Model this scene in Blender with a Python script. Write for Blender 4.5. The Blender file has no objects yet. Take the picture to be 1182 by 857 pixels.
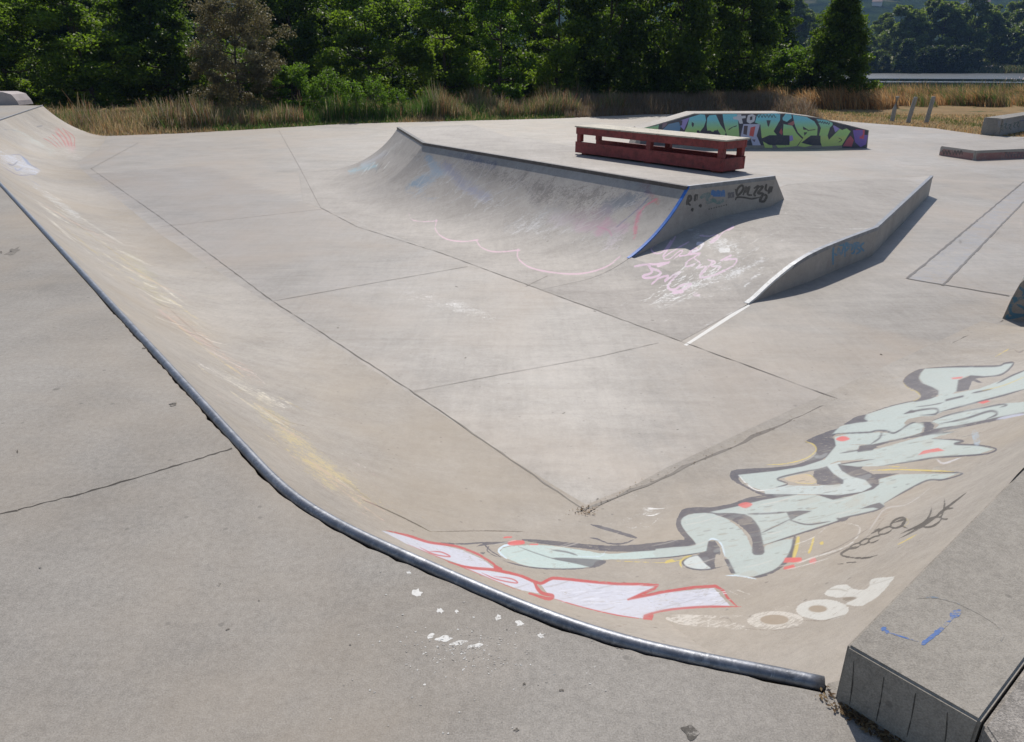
import bpy, bmesh, math, random
import numpy as np
from mathutils import Vector, Matrix
from mathutils.bvhtree import BVHTree
from mathutils import geometry

R = math.radians
rnd = random.Random(7)
scene = bpy.context.scene
COL = scene.collection

# ------------------------------------------------------------------ camera
FPX, HZN, CAMH = 850.0, 68.0, 2.6
W0, H0 = 1182.0, 857.0
PITCH = math.atan((H0 / 2 - HZN) / FPX)
cam_d = bpy.data.cameras.new('camera')
cam = bpy.data.objects.new('camera', cam_d)
COL.objects.link(cam)
cam.location = (0, 0, CAMH)
cam.rotation_euler = (math.pi / 2 - PITCH, 0, 0)
cam_d.sensor_width = 36
cam_d.lens = FPX / W0 * 36
cam_d.clip_start = 0.05
cam_d.clip_end = 6000
scene.camera = cam
CP, SP = math.cos(PITCH), math.sin(PITCH)
EYE = Vector((0, 0, CAMH))


def ray(x, y):
    a = (x - W0 / 2) / FPX
    b = (H0 / 2 - y) / FPX
    return Vector((a, CP + b * SP, -SP + b * CP))


def at(x, y, z=0.0):
    """survey: point of the level plane z that the photo shows at (x, y)"""
    d = ray(x, y)
    return EYE + d * ((z - CAMH) / d.z)


def proj(P):
    P = np.asarray(P, float) - np.array([0, 0, CAMH])
    dep = P[:, 1] * CP - P[:, 2] * SP
    up = P[:, 1] * SP + P[:, 2] * CP
    dep = np.where(dep < .01, .01, dep)
    return np.stack([W0 / 2 + FPX * P[:, 0] / dep, H0 / 2 - FPX * up / dep], 1)


def lin(c):
    return tuple(((v / 255) / 12.92 if v / 255 <= .04045 else ((v / 255 + .055) / 1.055) ** 2.4) for v in c)


# ------------------------------------------------------------------ scene tree
def tag(o, label=None, cat=None, group=None, kind=None):
    if label: o['label'] = label
    if cat: o['category'] = cat
    if group: o['group'] = group
    if kind: o['kind'] = kind
    return o


def empty(name, loc, rz=0):
    o = bpy.data.objects.new(name, None)
    COL.objects.link(o)
    o.location = loc
    o.rotation_euler = (0, 0, rz)
    o.empty_display_size = .2
    return o


def mesh_obj(name, V, F, mats, parent=None, origin=(0, 0, 0), midx=None, smooth=False, pts=None):
    """one mesh object; V in world space, origin is where the object sits"""
    V = np.asarray(V, np.float32) - np.asarray(origin, np.float32)
    me = bpy.data.meshes.new(name)
    if isinstance(F, np.ndarray):
        k = F.shape[1]
        me.vertices.add(len(V)); me.vertices.foreach_set('co', V.ravel())
        me.loops.add(F.size); me.loops.foreach_set('vertex_index', F.astype(np.int32).ravel())
        me.polygons.add(len(F))
        me.polygons.foreach_set('loop_start', np.arange(0, F.size, k, dtype=np.int32))
        me.update(calc_edges=True)
    else:
        me.from_pydata(V.tolist(), [], F)
    if not isinstance(mats, (list, tuple)): mats = [mats]
    for m in mats: me.materials.append(m)
    if midx is not None: me.polygons.foreach_set('material_index', np.asarray(midx, np.int32))
    if smooth is True:
        me.polygons.foreach_set('use_smooth', np.ones(len(me.polygons), bool))
    elif smooth is not False:
        me.polygons.foreach_set('use_smooth', np.asarray(smooth, bool))
    for nm, (typ, arr) in (pts or {}).items():
        at_ = me.attributes.new(nm, typ, 'POINT')
        at_.data.foreach_set('color' if typ == 'FLOAT_COLOR' else 'value', np.asarray(arr, np.float32).ravel())
    me.validate(); me.update()
    o = bpy.data.objects.new(name, me)
    COL.objects.link(o)
    if parent is not None:
        o.parent = parent
        # parents are placed by location and z rotation only
        pm = Matrix.Translation(parent.location) @ Matrix.Rotation(parent.rotation_euler.z, 4, 'Z')
        o.matrix_local = pm.inverted() @ Matrix.Translation(Vector(origin))
    else:
        o.location = origin
    return o


class MB:
    """collects simple solids"""
    def __init__(s): s.V = []; s.F = []
    def add(s, v, f):
        n = len(s.V); s.V += [tuple(p) for p in v]; s.F += [tuple(i + n for i in q) for q in f]
    def box(s, x0, x1, y0, y1, z0, z1, b=0.0, M=None):
        bm = bmesh.new()
        bmesh.ops.create_cube(bm, size=1)
        for v in bm.verts:
            v.co = Vector(((x0 + x1) / 2 + v.co.x * (x1 - x0), (y0 + y1) / 2 + v.co.y * (y1 - y0), (z0 + z1) / 2 + v.co.z * (z1 - z0)))
        if b: bmesh.ops.bevel(bm, geom=bm.edges[:], offset=b, segments=2, affect='EDGES')
        if M is not None: bmesh.ops.transform(bm, matrix=M, verts=bm.verts)
        bm.verts.index_update()
        s.add([v.co[:] for v in bm.verts], [[v.index for v in f.verts] for f in bm.faces]); bm.free(); return s
    def prism(s, poly, z0, z1, b=0.0, seg=2):
        """vertical prism over a plan polygon; z0/z1 numbers or lists"""
        bm = bmesh.new(); n = len(poly)
        zt = z1 if isinstance(z1, (list, tuple)) else [z1] * n
        lo = [bm.verts.new((p[0], p[1], z0)) for p in poly]; hi = [bm.verts.new((p[0], p[1], zt[i])) for i, p in enumerate(poly)]
        bm.faces.new(lo[::-1]); top = bm.faces.new(hi)
        for i in range(n): bm.faces.new((lo[i], lo[(i + 1) % n], hi[(i + 1) % n], hi[i]))
        bmesh.ops.recalc_face_normals(bm, faces=bm.faces)
        if b: bmesh.ops.bevel(bm, geom=[e for e in bm.edges if any(v in hi for v in e.verts)], offset=b, segments=seg, affect='EDGES')
        bm.verts.index_update()
        s.add([v.co[:] for v in bm.verts], [[v.index for v in f.verts] for f in bm.faces]); bm.free(); return s
    def tube(s, pts, rad, n=10, cap=True):
        pts = [Vector(p) for p in pts]; base = len(s.V); m = len(pts)
        rad = rad if isinstance(rad, (list, tuple)) else [rad] * m
        for i, p in enumerate(pts):
            t = (pts[min(i + 1, m - 1)] - pts[max(i - 1, 0)]).normalized()
            u = t.cross(Vector((0, 0, 1)));
            if u.length < .05: u = t.cross(Vector((1, 0, 0)))
            u.normalize(); w = u.cross(t)
            for k in range(n):
                a = 2 * math.pi * k / n
                s.V.append(tuple(p + (u * math.cos(a) + w * math.sin(a)) * rad[i]))
        for i in range(m - 1):
            for k in range(n):
                s.F.append((base + i * n + k, base + i * n + (k + 1) % n, base + (i + 1) * n + (k + 1) % n, base + (i + 1) * n + k))
        if cap:
            s.F.append(tuple(base + k for k in range(n))[::-1]); s.F.append(tuple(base + (m - 1) * n + k for k in range(n)))
        return s
    def build(s, name, mat, parent=None, origin=(0, 0, 0), smooth=False, pts=None):
        return mesh_obj(name, s.V, s.F, mat, parent, origin, smooth=smooth, pts=pts)


def smooth_line(pts, n=6, closed=False):
    """Catmull-Rom through pts"""
    P = [np.array(p, float) for p in pts]; m = len(P)
    if m < 3: return P
    out = []
    for i in range(m if closed else m - 1):
        p1, p2 = P[i], P[(i + 1) % m]
        p0 = P[(i - 1) % m] if closed or i > 0 else 2 * p1 - p2
        p3 = P[(i + 2) % m] if closed or i + 2 < m else 2 * p2 - p1
        for k in range(n):
            t = k / n
            out.append(.5 * (2 * p1 + (p2 - p0) * t + (2 * p0 - 5 * p1 + 4 * p2 - p3) * t * t + (3 * p1 - p0 - 3 * p2 + p3) * t ** 3))
    if not closed: out.append(P[-1])
    return out


def T(pts, ox, oy, s):
    return [(ox + x / s, oy + y / s) for x, y in pts]


class Surf:
    """a concrete surface whose paint lies on it as thin coats of the same mesh"""
    def __init__(s):
        s.V = []; s.F = []; s.C = []; s.S = []; s.n = 0; s.bvh = None; s.o0 = .0003; s.os = .00003; s.tone = None; s.vmode = False; s.inks = []; s.k = .75; s.wear = .93
    def grid(s, P, closed=False, flip=False, smooth=True):
        """P: array rows x cols x 3"""
        P = np.asarray(P, float); r, c = P.shape[:2]; b = len(s.V)
        s.V += P.reshape(-1, 3).tolist(); s.C += [(.5, .5, .5, 0)] * (r * c)
        for i in range(r - 1):
            for j in range(c - 1):
                q = (b + i * c + j, b + i * c + j + 1, b + (i + 1) * c + j + 1, b + (i + 1) * c + j)
                s.F.append(q[::-1] if flip else q); s.S.append(smooth)
    def faces(s, V, F, smooth=False):
        b = len(s.V); s.V += [tuple(v) for v in V]; s.C += [(.5, .5, .5, 0)] * len(V)
        s.F += [tuple(b + i for i in f) for f in F]; s.S += [smooth] * len(F)
    def freeze(s):
        if not s.vmode: s.bvh = BVHTree.FromPolygons([tuple(v) for v in s.V], s.F, epsilon=1e-5)
        s.base = len(s.V)
    def soft(s, blobs, only=None):
        """soft patches of faded spray, chalk, stain and painted-in shade: blobs are (photo polyline, radius px, rgb, strength)"""
        V = np.array(s.V[:s.base]); P = proj(V)
        A = np.zeros(len(V)); C = np.zeros((len(V), 3)) + .5; Wt = np.zeros(len(V)) + 1e-6
        ok = np.ones(len(V), bool) if only is None else only(V)
        for pts, r, rgb, st in blobs:
            d = np.full(len(V), 1e9)
            pts = [np.array(p, float) for p in pts]
            if len(pts) == 1: pts = pts * 2
            for a, b in zip(pts[:-1], pts[1:]):
                ab = b - a; L = max(ab @ ab, 1e-9)
                t = np.clip(((P - a) @ ab) / L, 0, 1)
                d = np.minimum(d, np.linalg.norm(P - (a + t[:, None] * ab), axis=1))
            w = np.clip(1 - d / r, 0, 1); w = np.minimum(.9, w * w * (3 - 2 * w) * st * ok * s.k)
            C += (np.array(lin(rgb)) - C) * (w / (Wt + w))[:, None]; Wt += w
            A = 1 - (1 - A) * (1 - w)
        for i in np.nonzero(A > .002)[0]: s.C[i] = (C[i, 0], C[i, 1], C[i, 2], A[i])
    def ink(s, pts, w, col, A=.8, taper=0, sm=4):
        Q = smooth_line(pts, sm) if len(pts) > 2 else [np.array(p, float) for p in pts]
        if len(Q) == 2: Q = [Q[0] + (Q[1] - Q[0]) * t for t in (0, .15, .5, .85, 1)]
        m = len(Q); r = [w / 2 * (taper + (1 - taper) * min(1, min(i, m - 1 - i) / max(m - 1, 1) * 6)) if taper else w / 2 for i in range(m)]
        s.inks.append(('line', Q, r, col, A))
    def lay_ink(s, soft=.9):
        """blend the recorded spray strokes and fills into the paint of the surface, in order"""
        V = np.array(s.V[:s.base]); P = proj(V); Cc = np.array(s.C[:s.base])
        order = np.argsort(P[:, 0]); xs_ = P[order, 0]
        for kind, pts, rr, rgb, A in s.inks:
            q = np.array(pts); e = 1.5 + (max(rr) if kind == 'line' else 0); x0, y0 = q.min(0) - e; x1, y1 = q.max(0) + e
            I = order[np.searchsorted(xs_, x0):np.searchsorted(xs_, x1)]; I = I[(P[I, 1] > y0) & (P[I, 1] < y1)]
            if not len(I): continue
            p = P[I]; sd = np.full(len(I), 1e9); ins = np.zeros(len(I), bool); n = len(pts)
            for k in range(n - 1 if kind == 'line' else n):
                a = q[k]; b = q[(k + 1) % n]; ab = b - a; L = max(ab @ ab, 1e-9); t = np.clip(((p - a) @ ab) / L, 0, 1)
                dd = np.linalg.norm(p - (a + t[:, None] * ab), axis=1)
                if kind == 'line': dd = dd - (rr[k] + (rr[k + 1] - rr[k]) * t)
                else:
                    cr = (a[1] > p[:, 1]) != (b[1] > p[:, 1])
                    if cr.any(): ins ^= cr & (p[:, 0] < a[0] + (p[:, 1] - a[1]) * ab[0] / (ab[1] if abs(ab[1]) > 1e-9 else 1e-9))
                sd = np.minimum(sd, dd)
            if kind == 'poly': sd = np.where(ins, -sd, sd)
            m = np.clip(.5 - sd / soft, 0, 1) * A; k = (m / np.maximum(1 - (1 - Cc[I, 3]) * (1 - m), 1e-6))[:, None]
            Cc[I, :3] = Cc[I, :3] * (1 - k) + np.array(lin(rgb)) * k; Cc[I, 3] = 1 - (1 - Cc[I, 3]) * (1 - m)
        s.C[:s.base] = list(map(tuple, Cc)); s.inks = []
    def hit(s, x, y, off):
        d = ray(x, y); h = s.bvh.ray_cast(EYE, d.normalized(), 80)
        if h[0] is None: return None
        nrm = h[1]
        if nrm.dot(d) > 0: nrm = -nrm
        return h[0] + nrm * off
    def _emit(s, verts, faces, off, col, A, far=.6):
        idx = []; base = len(s.V)
        for x, y in verts:
            o = off(x, y) if callable(off) else off
            p = s.hit(x, y, o)
            if p is None: idx.append(None); continue
            idx.append(len(s.V)); s.V.append(tuple(p))
            c = col(x, y) if callable(col) else col
            s.C.append((*lin(c), A * s.wear if A < .99 else 1.0))
        for f in faces:
            q = [idx[i] for i in f]
            if None in q: continue
            pp = [Vector(s.V[i]) for i in q]
            if max((a - b).length for a in pp for b in pp) > far: continue
            s.F.append(tuple(q)); s.S.append(True)
    def poly(s, pts, col, A=.93, sm=0, step=3.5, far=.6):
        s.n += 1; off = s.o0 + s.os * s.n
        pts = [tuple(p) for p in (smooth_line(pts, sm, True) if sm else pts)]
        if s.vmode: s.inks.append(('poly', pts, None, col, min(1, A * s.wear))); return
        bm = bmesh.new()
        tri = geometry.tessellate_polygon([[Vector((x, y, 0)) for x, y in pts]])
        vs = [bm.verts.new((x, y, 0)) for x, y in pts]
        for t in tri:
            try: bm.faces.new([vs[i] for i in t])
            except ValueError: pass
        xs = [p[0] for p in pts]; ys = [p[1] for p in pts]
        for ax, lo, hi in ((0, min(xs), max(xs)), (1, min(ys), max(ys))):
            k = math.floor(lo / step) + 1
            while k * step < hi:
                co = Vector((0, 0, 0)); co[ax] = k * step; no = Vector((0, 0, 0)); no[ax] = 1
                bmesh.ops.bisect_plane(bm, geom=bm.verts[:] + bm.edges[:] + bm.faces[:], plane_co=co, plane_no=no)
                k += 1
        bm.verts.index_update()
        s._emit([(v.co.x, v.co.y) for v in bm.verts], [[v.index for v in f.verts] for f in bm.faces], off, col, A, far)
        bm.free()
    def stroke(s, pts, w, col, A=.93, sm=5, taper=.25, far=.6, jit=0.0):
        if s.vmode: s.ink(pts, w, col, min(1, A * s.wear), taper, sm); return
        s.n += 1; off0 = s.o0 + s.os * s.n
        P = smooth_line(pts, sm) if len(pts) > 2 else [np.array(p, float) for p in pts]
        Q = [P[0]]
        for a, b in zip(P[:-1], P[1:]):
            n = max(1, int(np.linalg.norm(b - a) / 4))
            Q += [a + (b - a) * (k + 1) / n for k in range(n)]
        m = len(Q); V = []; F = []
        for i, q in enumerate(Q):
            t = Q[min(i + 1, m - 1)] - Q[max(i - 1, 0)]
            t = t / (np.linalg.norm(t) + 1e-9); nn = np.array([-t[1], t[0]])
            e = min(i, m - 1 - i) / max(m - 1, 1)
            ww = w / 2 * (taper + (1 - taper) * min(1, e * 6)) * (1 + jit * rnd.uniform(-1, 1))
            V += [tuple(q + nn * ww), tuple(q - nn * ww)]
            if i: F.append((2 * i - 2, 2 * i - 1, 2 * i + 1, 2 * i))
        cnt = [0]
        def off(x, y):
            cnt[0] += 1; return off0 + s.os * .02 * cnt[0]
        s._emit(V, F, off, col, A, far)
    def dab(s, x, y, rx, ry, col, A=.9, rot=0, n=10, rough=.2):
        P = []
        for k in range(n):
            a = 2 * math.pi * k / n; r_ = 1 + rnd.uniform(-rough, rough)
            u, v = rx * r_ * math.cos(a), ry * r_ * math.sin(a)
            P.append((x + u * math.cos(rot) - v * math.sin(rot), y + u * math.sin(rot) + v * math.cos(rot)))
        s.poly(P, col, A, sm=2)
    def line3(s, pts, w, col, A=1.0, z=.0045, jit=.25, seg=.12):
        """a joint in the slab: narrow strip of dirt along world points"""
        s.n += 1; Q = []
        pts = [Vector(p) for p in pts]
        for a, b in zip(pts[:-1], pts[1:]):
            n = max(1, int((b - a).length / seg))
            Q += [a.lerp(b, k / n) for k in range(n)]
        Q.append(pts[-1]); m = len(Q); b0 = len(s.V)
        for i, q in enumerate(Q):
            t = (Q[min(i + 1, m - 1)] - Q[max(i - 1, 0)]).normalized(); nn = Vector((-t.y, t.x, 0))
            q = q + nn * rnd.uniform(-w, w) * jit; ww = w / 2 * (1 + rnd.uniform(-jit, jit) * 1.5)
            for sg in (1, -1):
                v = q + nn * ww * sg; s.V.append((v.x, v.y, v.z + z + s.os * s.n)); s.C.append((*lin(col), A))
            if i: s.F.append((b0 + 2 * i - 2, b0 + 2 * i - 1, b0 + 2 * i + 1, b0 + 2 * i)); s.S.append(False)
    def build(s, name, mat, parent=None, origin=(0, 0, 0)):
        tn = np.zeros(len(s.V))
        if s.tone is not None: tn = s.tone(np.array(s.V))
        return mesh_obj(name, s.V, s.F, mat, parent, origin, smooth=s.S, pts={'paint': ('FLOAT_COLOR', s.C), 'tone': ('FLOAT', tn)})


# ------------------------------------------------------------------ materials
def new_mat(name):
    m = bpy.data.materials.new(name); m.use_nodes = True
    nt = m.node_tree; nt.nodes.clear()
    out = nt.nodes.new('ShaderNodeOutputMaterial')
    b = nt.nodes.new('ShaderNodeBsdfPrincipled')
    nt.links.new(b.outputs[0], out.inputs[0])
    return m, nt, b, out


class G:
    """short names for node building"""
    def __init__(s, nt): s.nt = nt
    def n(s, t, **k):
        o = s.nt.nodes.new(t)
        for a, v in k.items(): setattr(o, a, v)
        return o
    def l(s, a, b): s.nt.links.new(a, b)
    def noise(s, vec, scale, detail=4, rough=.55, dist=0):
        o = s.n('ShaderNodeTexNoise'); o.inputs['Scale'].default_value = scale; o.inputs['Detail'].default_value = detail
        o.inputs['Roughness'].default_value = rough; o.inputs['Distortion'].default_value = dist
        if vec is not None: s.l(vec, o.inputs['Vector'])
        return o.outputs['Fac']
    def mapping(s, vec, scale=(1, 1, 1), rot=(0, 0, 0), loc=(0, 0, 0)):
        o = s.n('ShaderNodeMapping'); o.inputs['Scale'].default_value = scale; o.inputs['Rotation'].default_value = rot
        o.inputs['Location'].default_value = loc
        s.l(vec, o.inputs['Vector']); return o.outputs[0]
    def rng(s, v, a, b, c=0., d=1.):
        o = s.n('ShaderNodeMapRange'); o.clamp = True
        s.l(v, o.inputs[0])
        for i, x in enumerate((a, b, c, d)): o.inputs[i + 1].default_value = x
        return o.outputs[0]
    def math(s, op, a, b=None, clamp=False):
        o = s.n('ShaderNodeMath', operation=op); o.use_clamp = clamp
        for i, x in enumerate((a, b)):
            if x is None: continue
            if isinstance(x, (int, float)): o.inputs[i].default_value = x
            else: s.l(x, o.inputs[i])
        return o.outputs[0]
    def mix(s, f, a, b, mode='MIX'):
        o = s.n('ShaderNodeMix', data_type='RGBA', blend_type=mode)
        for sock, x in ((o.inputs[0], f), (o.inputs[6], a), (o.inputs[7], b)):
            if isinstance(x, (int, float)): sock.default_value = x
            elif isinstance(x, tuple): sock.default_value = (*x, 1) if len(x) == 3 else x
            else: s.l(x, sock)
        return o.outputs[2]
    def bump(s, h, strength, dist=.01, normal=None):
        o = s.n('ShaderNodeBump'); o.inputs['Strength'].default_value = strength; o.inputs['Distance'].default_value = dist
        s.l(h, o.inputs['Height'])
        if normal is not None: s.l(normal, o.inputs['Normal'])
        return o.outputs[0]


def concrete(name, base, contrast=.22, rough=.75, spec=.35, speck=.25, streak=.5, bump=.25, gum=True, warm=None, seed=0., lump=1.8, big_k=1.0):
    m, nt, b, out = new_mat(name); g = G(nt)
    co = g.n('ShaderNodeNewGeometry').outputs['Position']
    co = g.mapping(co, loc=(seed, seed * .7, 0))
    big = g.noise(co, .22, 5, .6, .3)
    mid = g.noise(co, 1.3, 6, .62, .4)
    st = g.noise(g.mapping(co, scale=(1.2, 7, 3), rot=(0, 0, R(-36))), 1.0, 6, .65, .6)
    st2 = g.noise(g.mapping(co, scale=(9, 1.0, 1.0), rot=(0, 0, R(-30))), 1.4, 5, .6, .8)
    fine = g.noise(co, 42, 5, .75)
    grit = g.noise(co, 210, 2, .6)
    v = g.math('ADD', g.rng(big, .32, .68, -1.2 * big_k, 1.2 * big_k), g.rng(mid, .3, .7, -.8, .8))
    v = g.math('ADD', v, g.rng(st, .3, .7, -streak, streak))
    v = g.math('ADD', v, g.rng(st2, .3, .7, -streak * .6, streak * .6))
    v = g.math('ADD', v, g.math('MULTIPLY', g.rng(fine, .3, .7, -1, 1), speck * 2.2))
    v = g.math('ADD', v, g.math('MULTIPLY', g.rng(grit, .3, .7, -1, 1), speck * 2.6))
    v = g.math('ADD', v, g.math('MULTIPLY', g.rng(g.noise(co, 14, 4, .7), .32, .68, -1, 1), speck * lump))
    fac = g.rng(v, -2.1, 2.1, 0, 1)
    hi = tuple(c * (1 + contrast) for c in base); lo = tuple(c * (1 - contrast * 1.25) for c in base)
    col = g.mix(fac, lo, hi)
    if warm:
        wn = g.rng(g.noise(g.mapping(co, loc=(3, 9, 1)), .5, 5, .6, .5), .42, .68)
        col = g.mix(g.math('MULTIPLY', wn, .65), col, tuple(c * w for c, w in zip(base, warm)))
    if gum:
        vo = g.n('ShaderNodeTexVoronoi'); vo.inputs['Scale'].default_value = 1.15; g.l(co, vo.inputs['Vector'])
        wob = g.math('ADD', vo.outputs['Distance'], g.math('MULTIPLY', g.noise(co, 30, 3), .03))
        rn = g.n('ShaderNodeSeparateColor'); g.l(vo.outputs['Color'], rn.inputs[0])
        keep = g.rng(rn.outputs[0], .60, .62)
        spot = g.math('MULTIPLY', g.rng(wob, .034, .046, 1, 0), keep)
        col = g.mix(g.math('MULTIPLY', spot, .55), col, tuple(c * .35 for c in base))
        vo2 = g.n('ShaderNodeTexVoronoi'); vo2.inputs['Scale'].default_value = 14; g.l(co, vo2.inputs['Vector'])
        rn2 = g.n('ShaderNodeSeparateColor'); g.l(vo2.outputs['Color'], rn2.inputs[0])
        sp2 = g.math('MULTIPLY', g.rng(vo2.outputs['Distance'], .10, .16, 1, 0), g.rng(rn2.outputs[1], .86, .88))
        col = g.mix(g.math('MULTIPLY', sp2, .5), col, tuple(c * .45 for c in base))
    # fine scratches
    scr = g.noise(g.mapping(co, scale=(2.5, 90, 20), rot=(0, 0, R(24))), 1.0, 3, .6, 1.2)
    sf = g.math('MULTIPLY', g.rng(scr, .66, .72), g.rng(mid, .5, .65))
    col = g.mix(g.math('MULTIPLY', sf, .28), col, tuple(min(.8, c * 1.7) for c in base))
    tn = g.n('ShaderNodeAttribute', attribute_name='tone').outputs['Fac']
    tv = g.n('ShaderNodeCombineColor')
    for q, kk in enumerate((1.0, 1.0, .9)): g.l(g.math('ADD', 1.0, g.math('MULTIPLY', tn, kk)), tv.inputs[q])
    col = g.mix(1.0, col, tv.outputs[0], 'MULTIPLY')
    # painted coat
    pa = g.n('ShaderNodeAttribute', attribute_name='paint')
    wear = g.noise(co, 38, 6, .85, .6); wear2 = g.noise(g.mapping(co, scale=(6, 70, 30), rot=(0, 0, R(-20))), 1.0, 5, .75, 1.0); wear3 = g.noise(co, 4, 5, .7, .4)
    t = g.math('ADD', g.math('ADD', g.math('MULTIPLY', wear, .4), g.math('MULTIPLY', wear2, .35)), g.math('MULTIPLY', wear3, .25))
    t = g.rng(t, .38, .62, .03, 1.0)
    pf = g.math('DIVIDE', g.math('SUBTRACT', pa.outputs['Alpha'], g.math('MULTIPLY', t, .98)), .2, True)
    pf = g.math('MAXIMUM', pf, g.rng(pa.outputs['Alpha'], .97, .99))
    pc = g.mix(g.math('MULTIPLY', g.rng(fac, .2, .8), .3), pa.outputs['Color'], g.mix(.5, pa.outputs['Color'], col))
    col = g.mix(g.math('MULTIPLY', pf, g.rng(g.math('ADD', fine, g.math('MULTIPLY', grit, .5)), .6, .95, .72, .97)), col, pc)
    g.l(col, b.inputs['Base Color'])
    b.inputs['Specular IOR Level'].default_value = spec
    g.l(g.rng(fac, 0, 1, rough + .08, rough - .1), b.inputs['Roughness'])
    h = g.math('ADD', g.math('MULTIPLY', fine, .8), g.math('MULTIPLY', grit, .6))
    h = g.math('ADD', h, g.math('MULTIPLY', st, .3))
    g.l(g.bump(h, bump, .006), b.inputs['Normal'])
    return m


def plain(name, base, rough=.6, metal=0., var=.2, scale=8., spec=.5, bump=.1, second=None, thr=(.5, .6), tscale=None):
    m, nt, b, out = new_mat(name); g = G(nt)
    co = g.n('ShaderNodeTexCoord').outputs['Object']
    n = g.noise(co, scale, 5, .65, .3); n2 = g.noise(co, scale * 9, 3, .6)
    f = g.rng(g.math('ADD', n, g.math('MULTIPLY', n2, .4)), .5, .9)
    col = g.mix(f, tuple(c * (1 - var) for c in base), tuple(min(1, c * (1 + var)) for c in base))
    if second:
        w = g.noise(co, tscale or scale * 2.3, 6, .75, .8)
        col = g.mix(g.rng(w, *thr), col, second)
    g.l(col, b.inputs['Base Color'])
    b.inputs['Roughness'].default_value = rough; b.inputs['Metallic'].default_value = metal
    b.inputs['Specular IOR Level'].default_value = spec
    if bump: g.l(g.bump(n2, bump, .004), b.inputs['Normal'])
    return m


def leaf_mat(name, a, b_, trans=.45, tcol=None, rough=.5):
    m, nt, b, out = new_mat(name); g = G(nt)
    at_ = g.n('ShaderNodeAttribute', attribute_name='tint').outputs['Fac']
    oi = g.n('ShaderNodeObjectInfo').outputs['Random']
    f = g.math('ADD', g.math('MULTIPLY', at_, .8), g.math('MULTIPLY', oi, .25), True)
    col = g.mix(f, a, b_)
    g.l(col, b.inputs['Base Color']); b.inputs['Roughness'].default_value = rough
    b.inputs['Specular IOR Level'].default_value = .3
    tr = g.n('ShaderNodeBsdfTranslucent')
    tc = g.mix(1.0, col, tcol or (1.5, 1.7, .55), 'MULTIPLY')
    g.l(tc, tr.inputs[0])
    mx = g.n('ShaderNodeMixShader'); mx.inputs[0].default_value = trans
    g.l(b.outputs[0], mx.inputs[1]); g.l(tr.outputs[0], mx.inputs[2]); g.l(mx.outputs[0], out.inputs[0])
    return m


def blade_mat(name, trans=.35):
    m, nt, b, out = new_mat(name); g = G(nt)
    c = g.n('ShaderNodeAttribute', attribute_name='bcol').outputs['Color']
    g.l(c, b.inputs['Base Color']); b.inputs['Roughness'].default_value = .6; b.inputs['Specular IOR Level'].default_value = .25
    tr = g.n('ShaderNodeBsdfTranslucent'); g.l(c, tr.inputs[0])
    mx = g.n('ShaderNodeMixShader'); mx.inputs[0].default_value = trans
    g.l(b.outputs[0], mx.inputs[1]); g.l(tr.outputs[0], mx.inputs[2]); g.l(mx.outputs[0], out.inputs[0])
    return m


M_floor = concrete('floor_concrete', (.345, .312, .273), .26, .55, .45, .25, .6, .2, warm=(1.08, .98, .88))
M_deck = concrete('deck_concrete', (.33, .302, .266), .25, .78, .3, .5, .25, .2, seed=5, lump=.5, warm=(1.08, .98, .86))
M_ledge = concrete('ledge_concrete', (.285, .258, .22), .28, .78, .3, .5, .25, .3, seed=8, lump=.8)
M_ramp = concrete('ramp_concrete', (.355, .32, .278), .22, .66, .35, .3, .5, .25, warm=(1.05, .97, .85), seed=9)
M_box = concrete('funbox_concrete', (.36, .325, .287), .22, .68, .35, .3, .6, .3, seed=14)
M_wallc = concrete('raw_concrete', (.27, .25, .22), .3, .8, .3, .4, .3, .5, gum=False, seed=21)
M_joint = None
M_steel = plain('coping_steel', (.19, .20, .225), .48, .65, .3, 14, bump=.15, second=(.30, .31, .33), thr=(.52, .62))
M_edge = plain('galvanised_edge', (.24, .25, .27), .5, .5, .3, 10, bump=.1, second=(.2, .2, .21), thr=(.56, .66))
M_white = plain('worn_white_paint', (.66, .66, .64), .6, 0, .15, 20, second=(.35, .33, .3), thr=(.56, .62))
M_bluep = plain('blue_paint', (.02, .14, .5), .5, 0, .25, 20, second=(.15, .2, .3), thr=(.62, .68))
M_red = plain('red_painted_wood', (.24, .042, .038), .6, 0, .4, 9, second=(.07, .022, .02), thr=(.54, .68), tscale=14)
M_board = plain('weathered_ply', (.50, .45, .36), .75, 0, .2, 6, second=(.24, .21, .16), thr=(.55, .66), tscale=9)
M_post = plain('weathered_post', (.34, .32, .28), .85, 0, .3, 12)
M_bark = plain('bark', (.07, .055, .04), .9, 0, .4, 14, bump=.6)
HAZE, SUN, SKY, EXPO = 0.00017, 4.1, .1, 0.03

# ------------------------------------------------------------------ levels and plan
DECK = 1.0          # height of the decks over the flat
BLK = 1.19          # top of the raised ledge by the camera
BOX = 1.0           # top of the funbox

def sn(s_, n_, z=0.0):
    """plan frame of the park: s along the quarter pipe towards us, n across the flat"""
    return Vector((.6 * s_ + .8 * n_, -.8 * s_ + .6 * n_, z))

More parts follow.
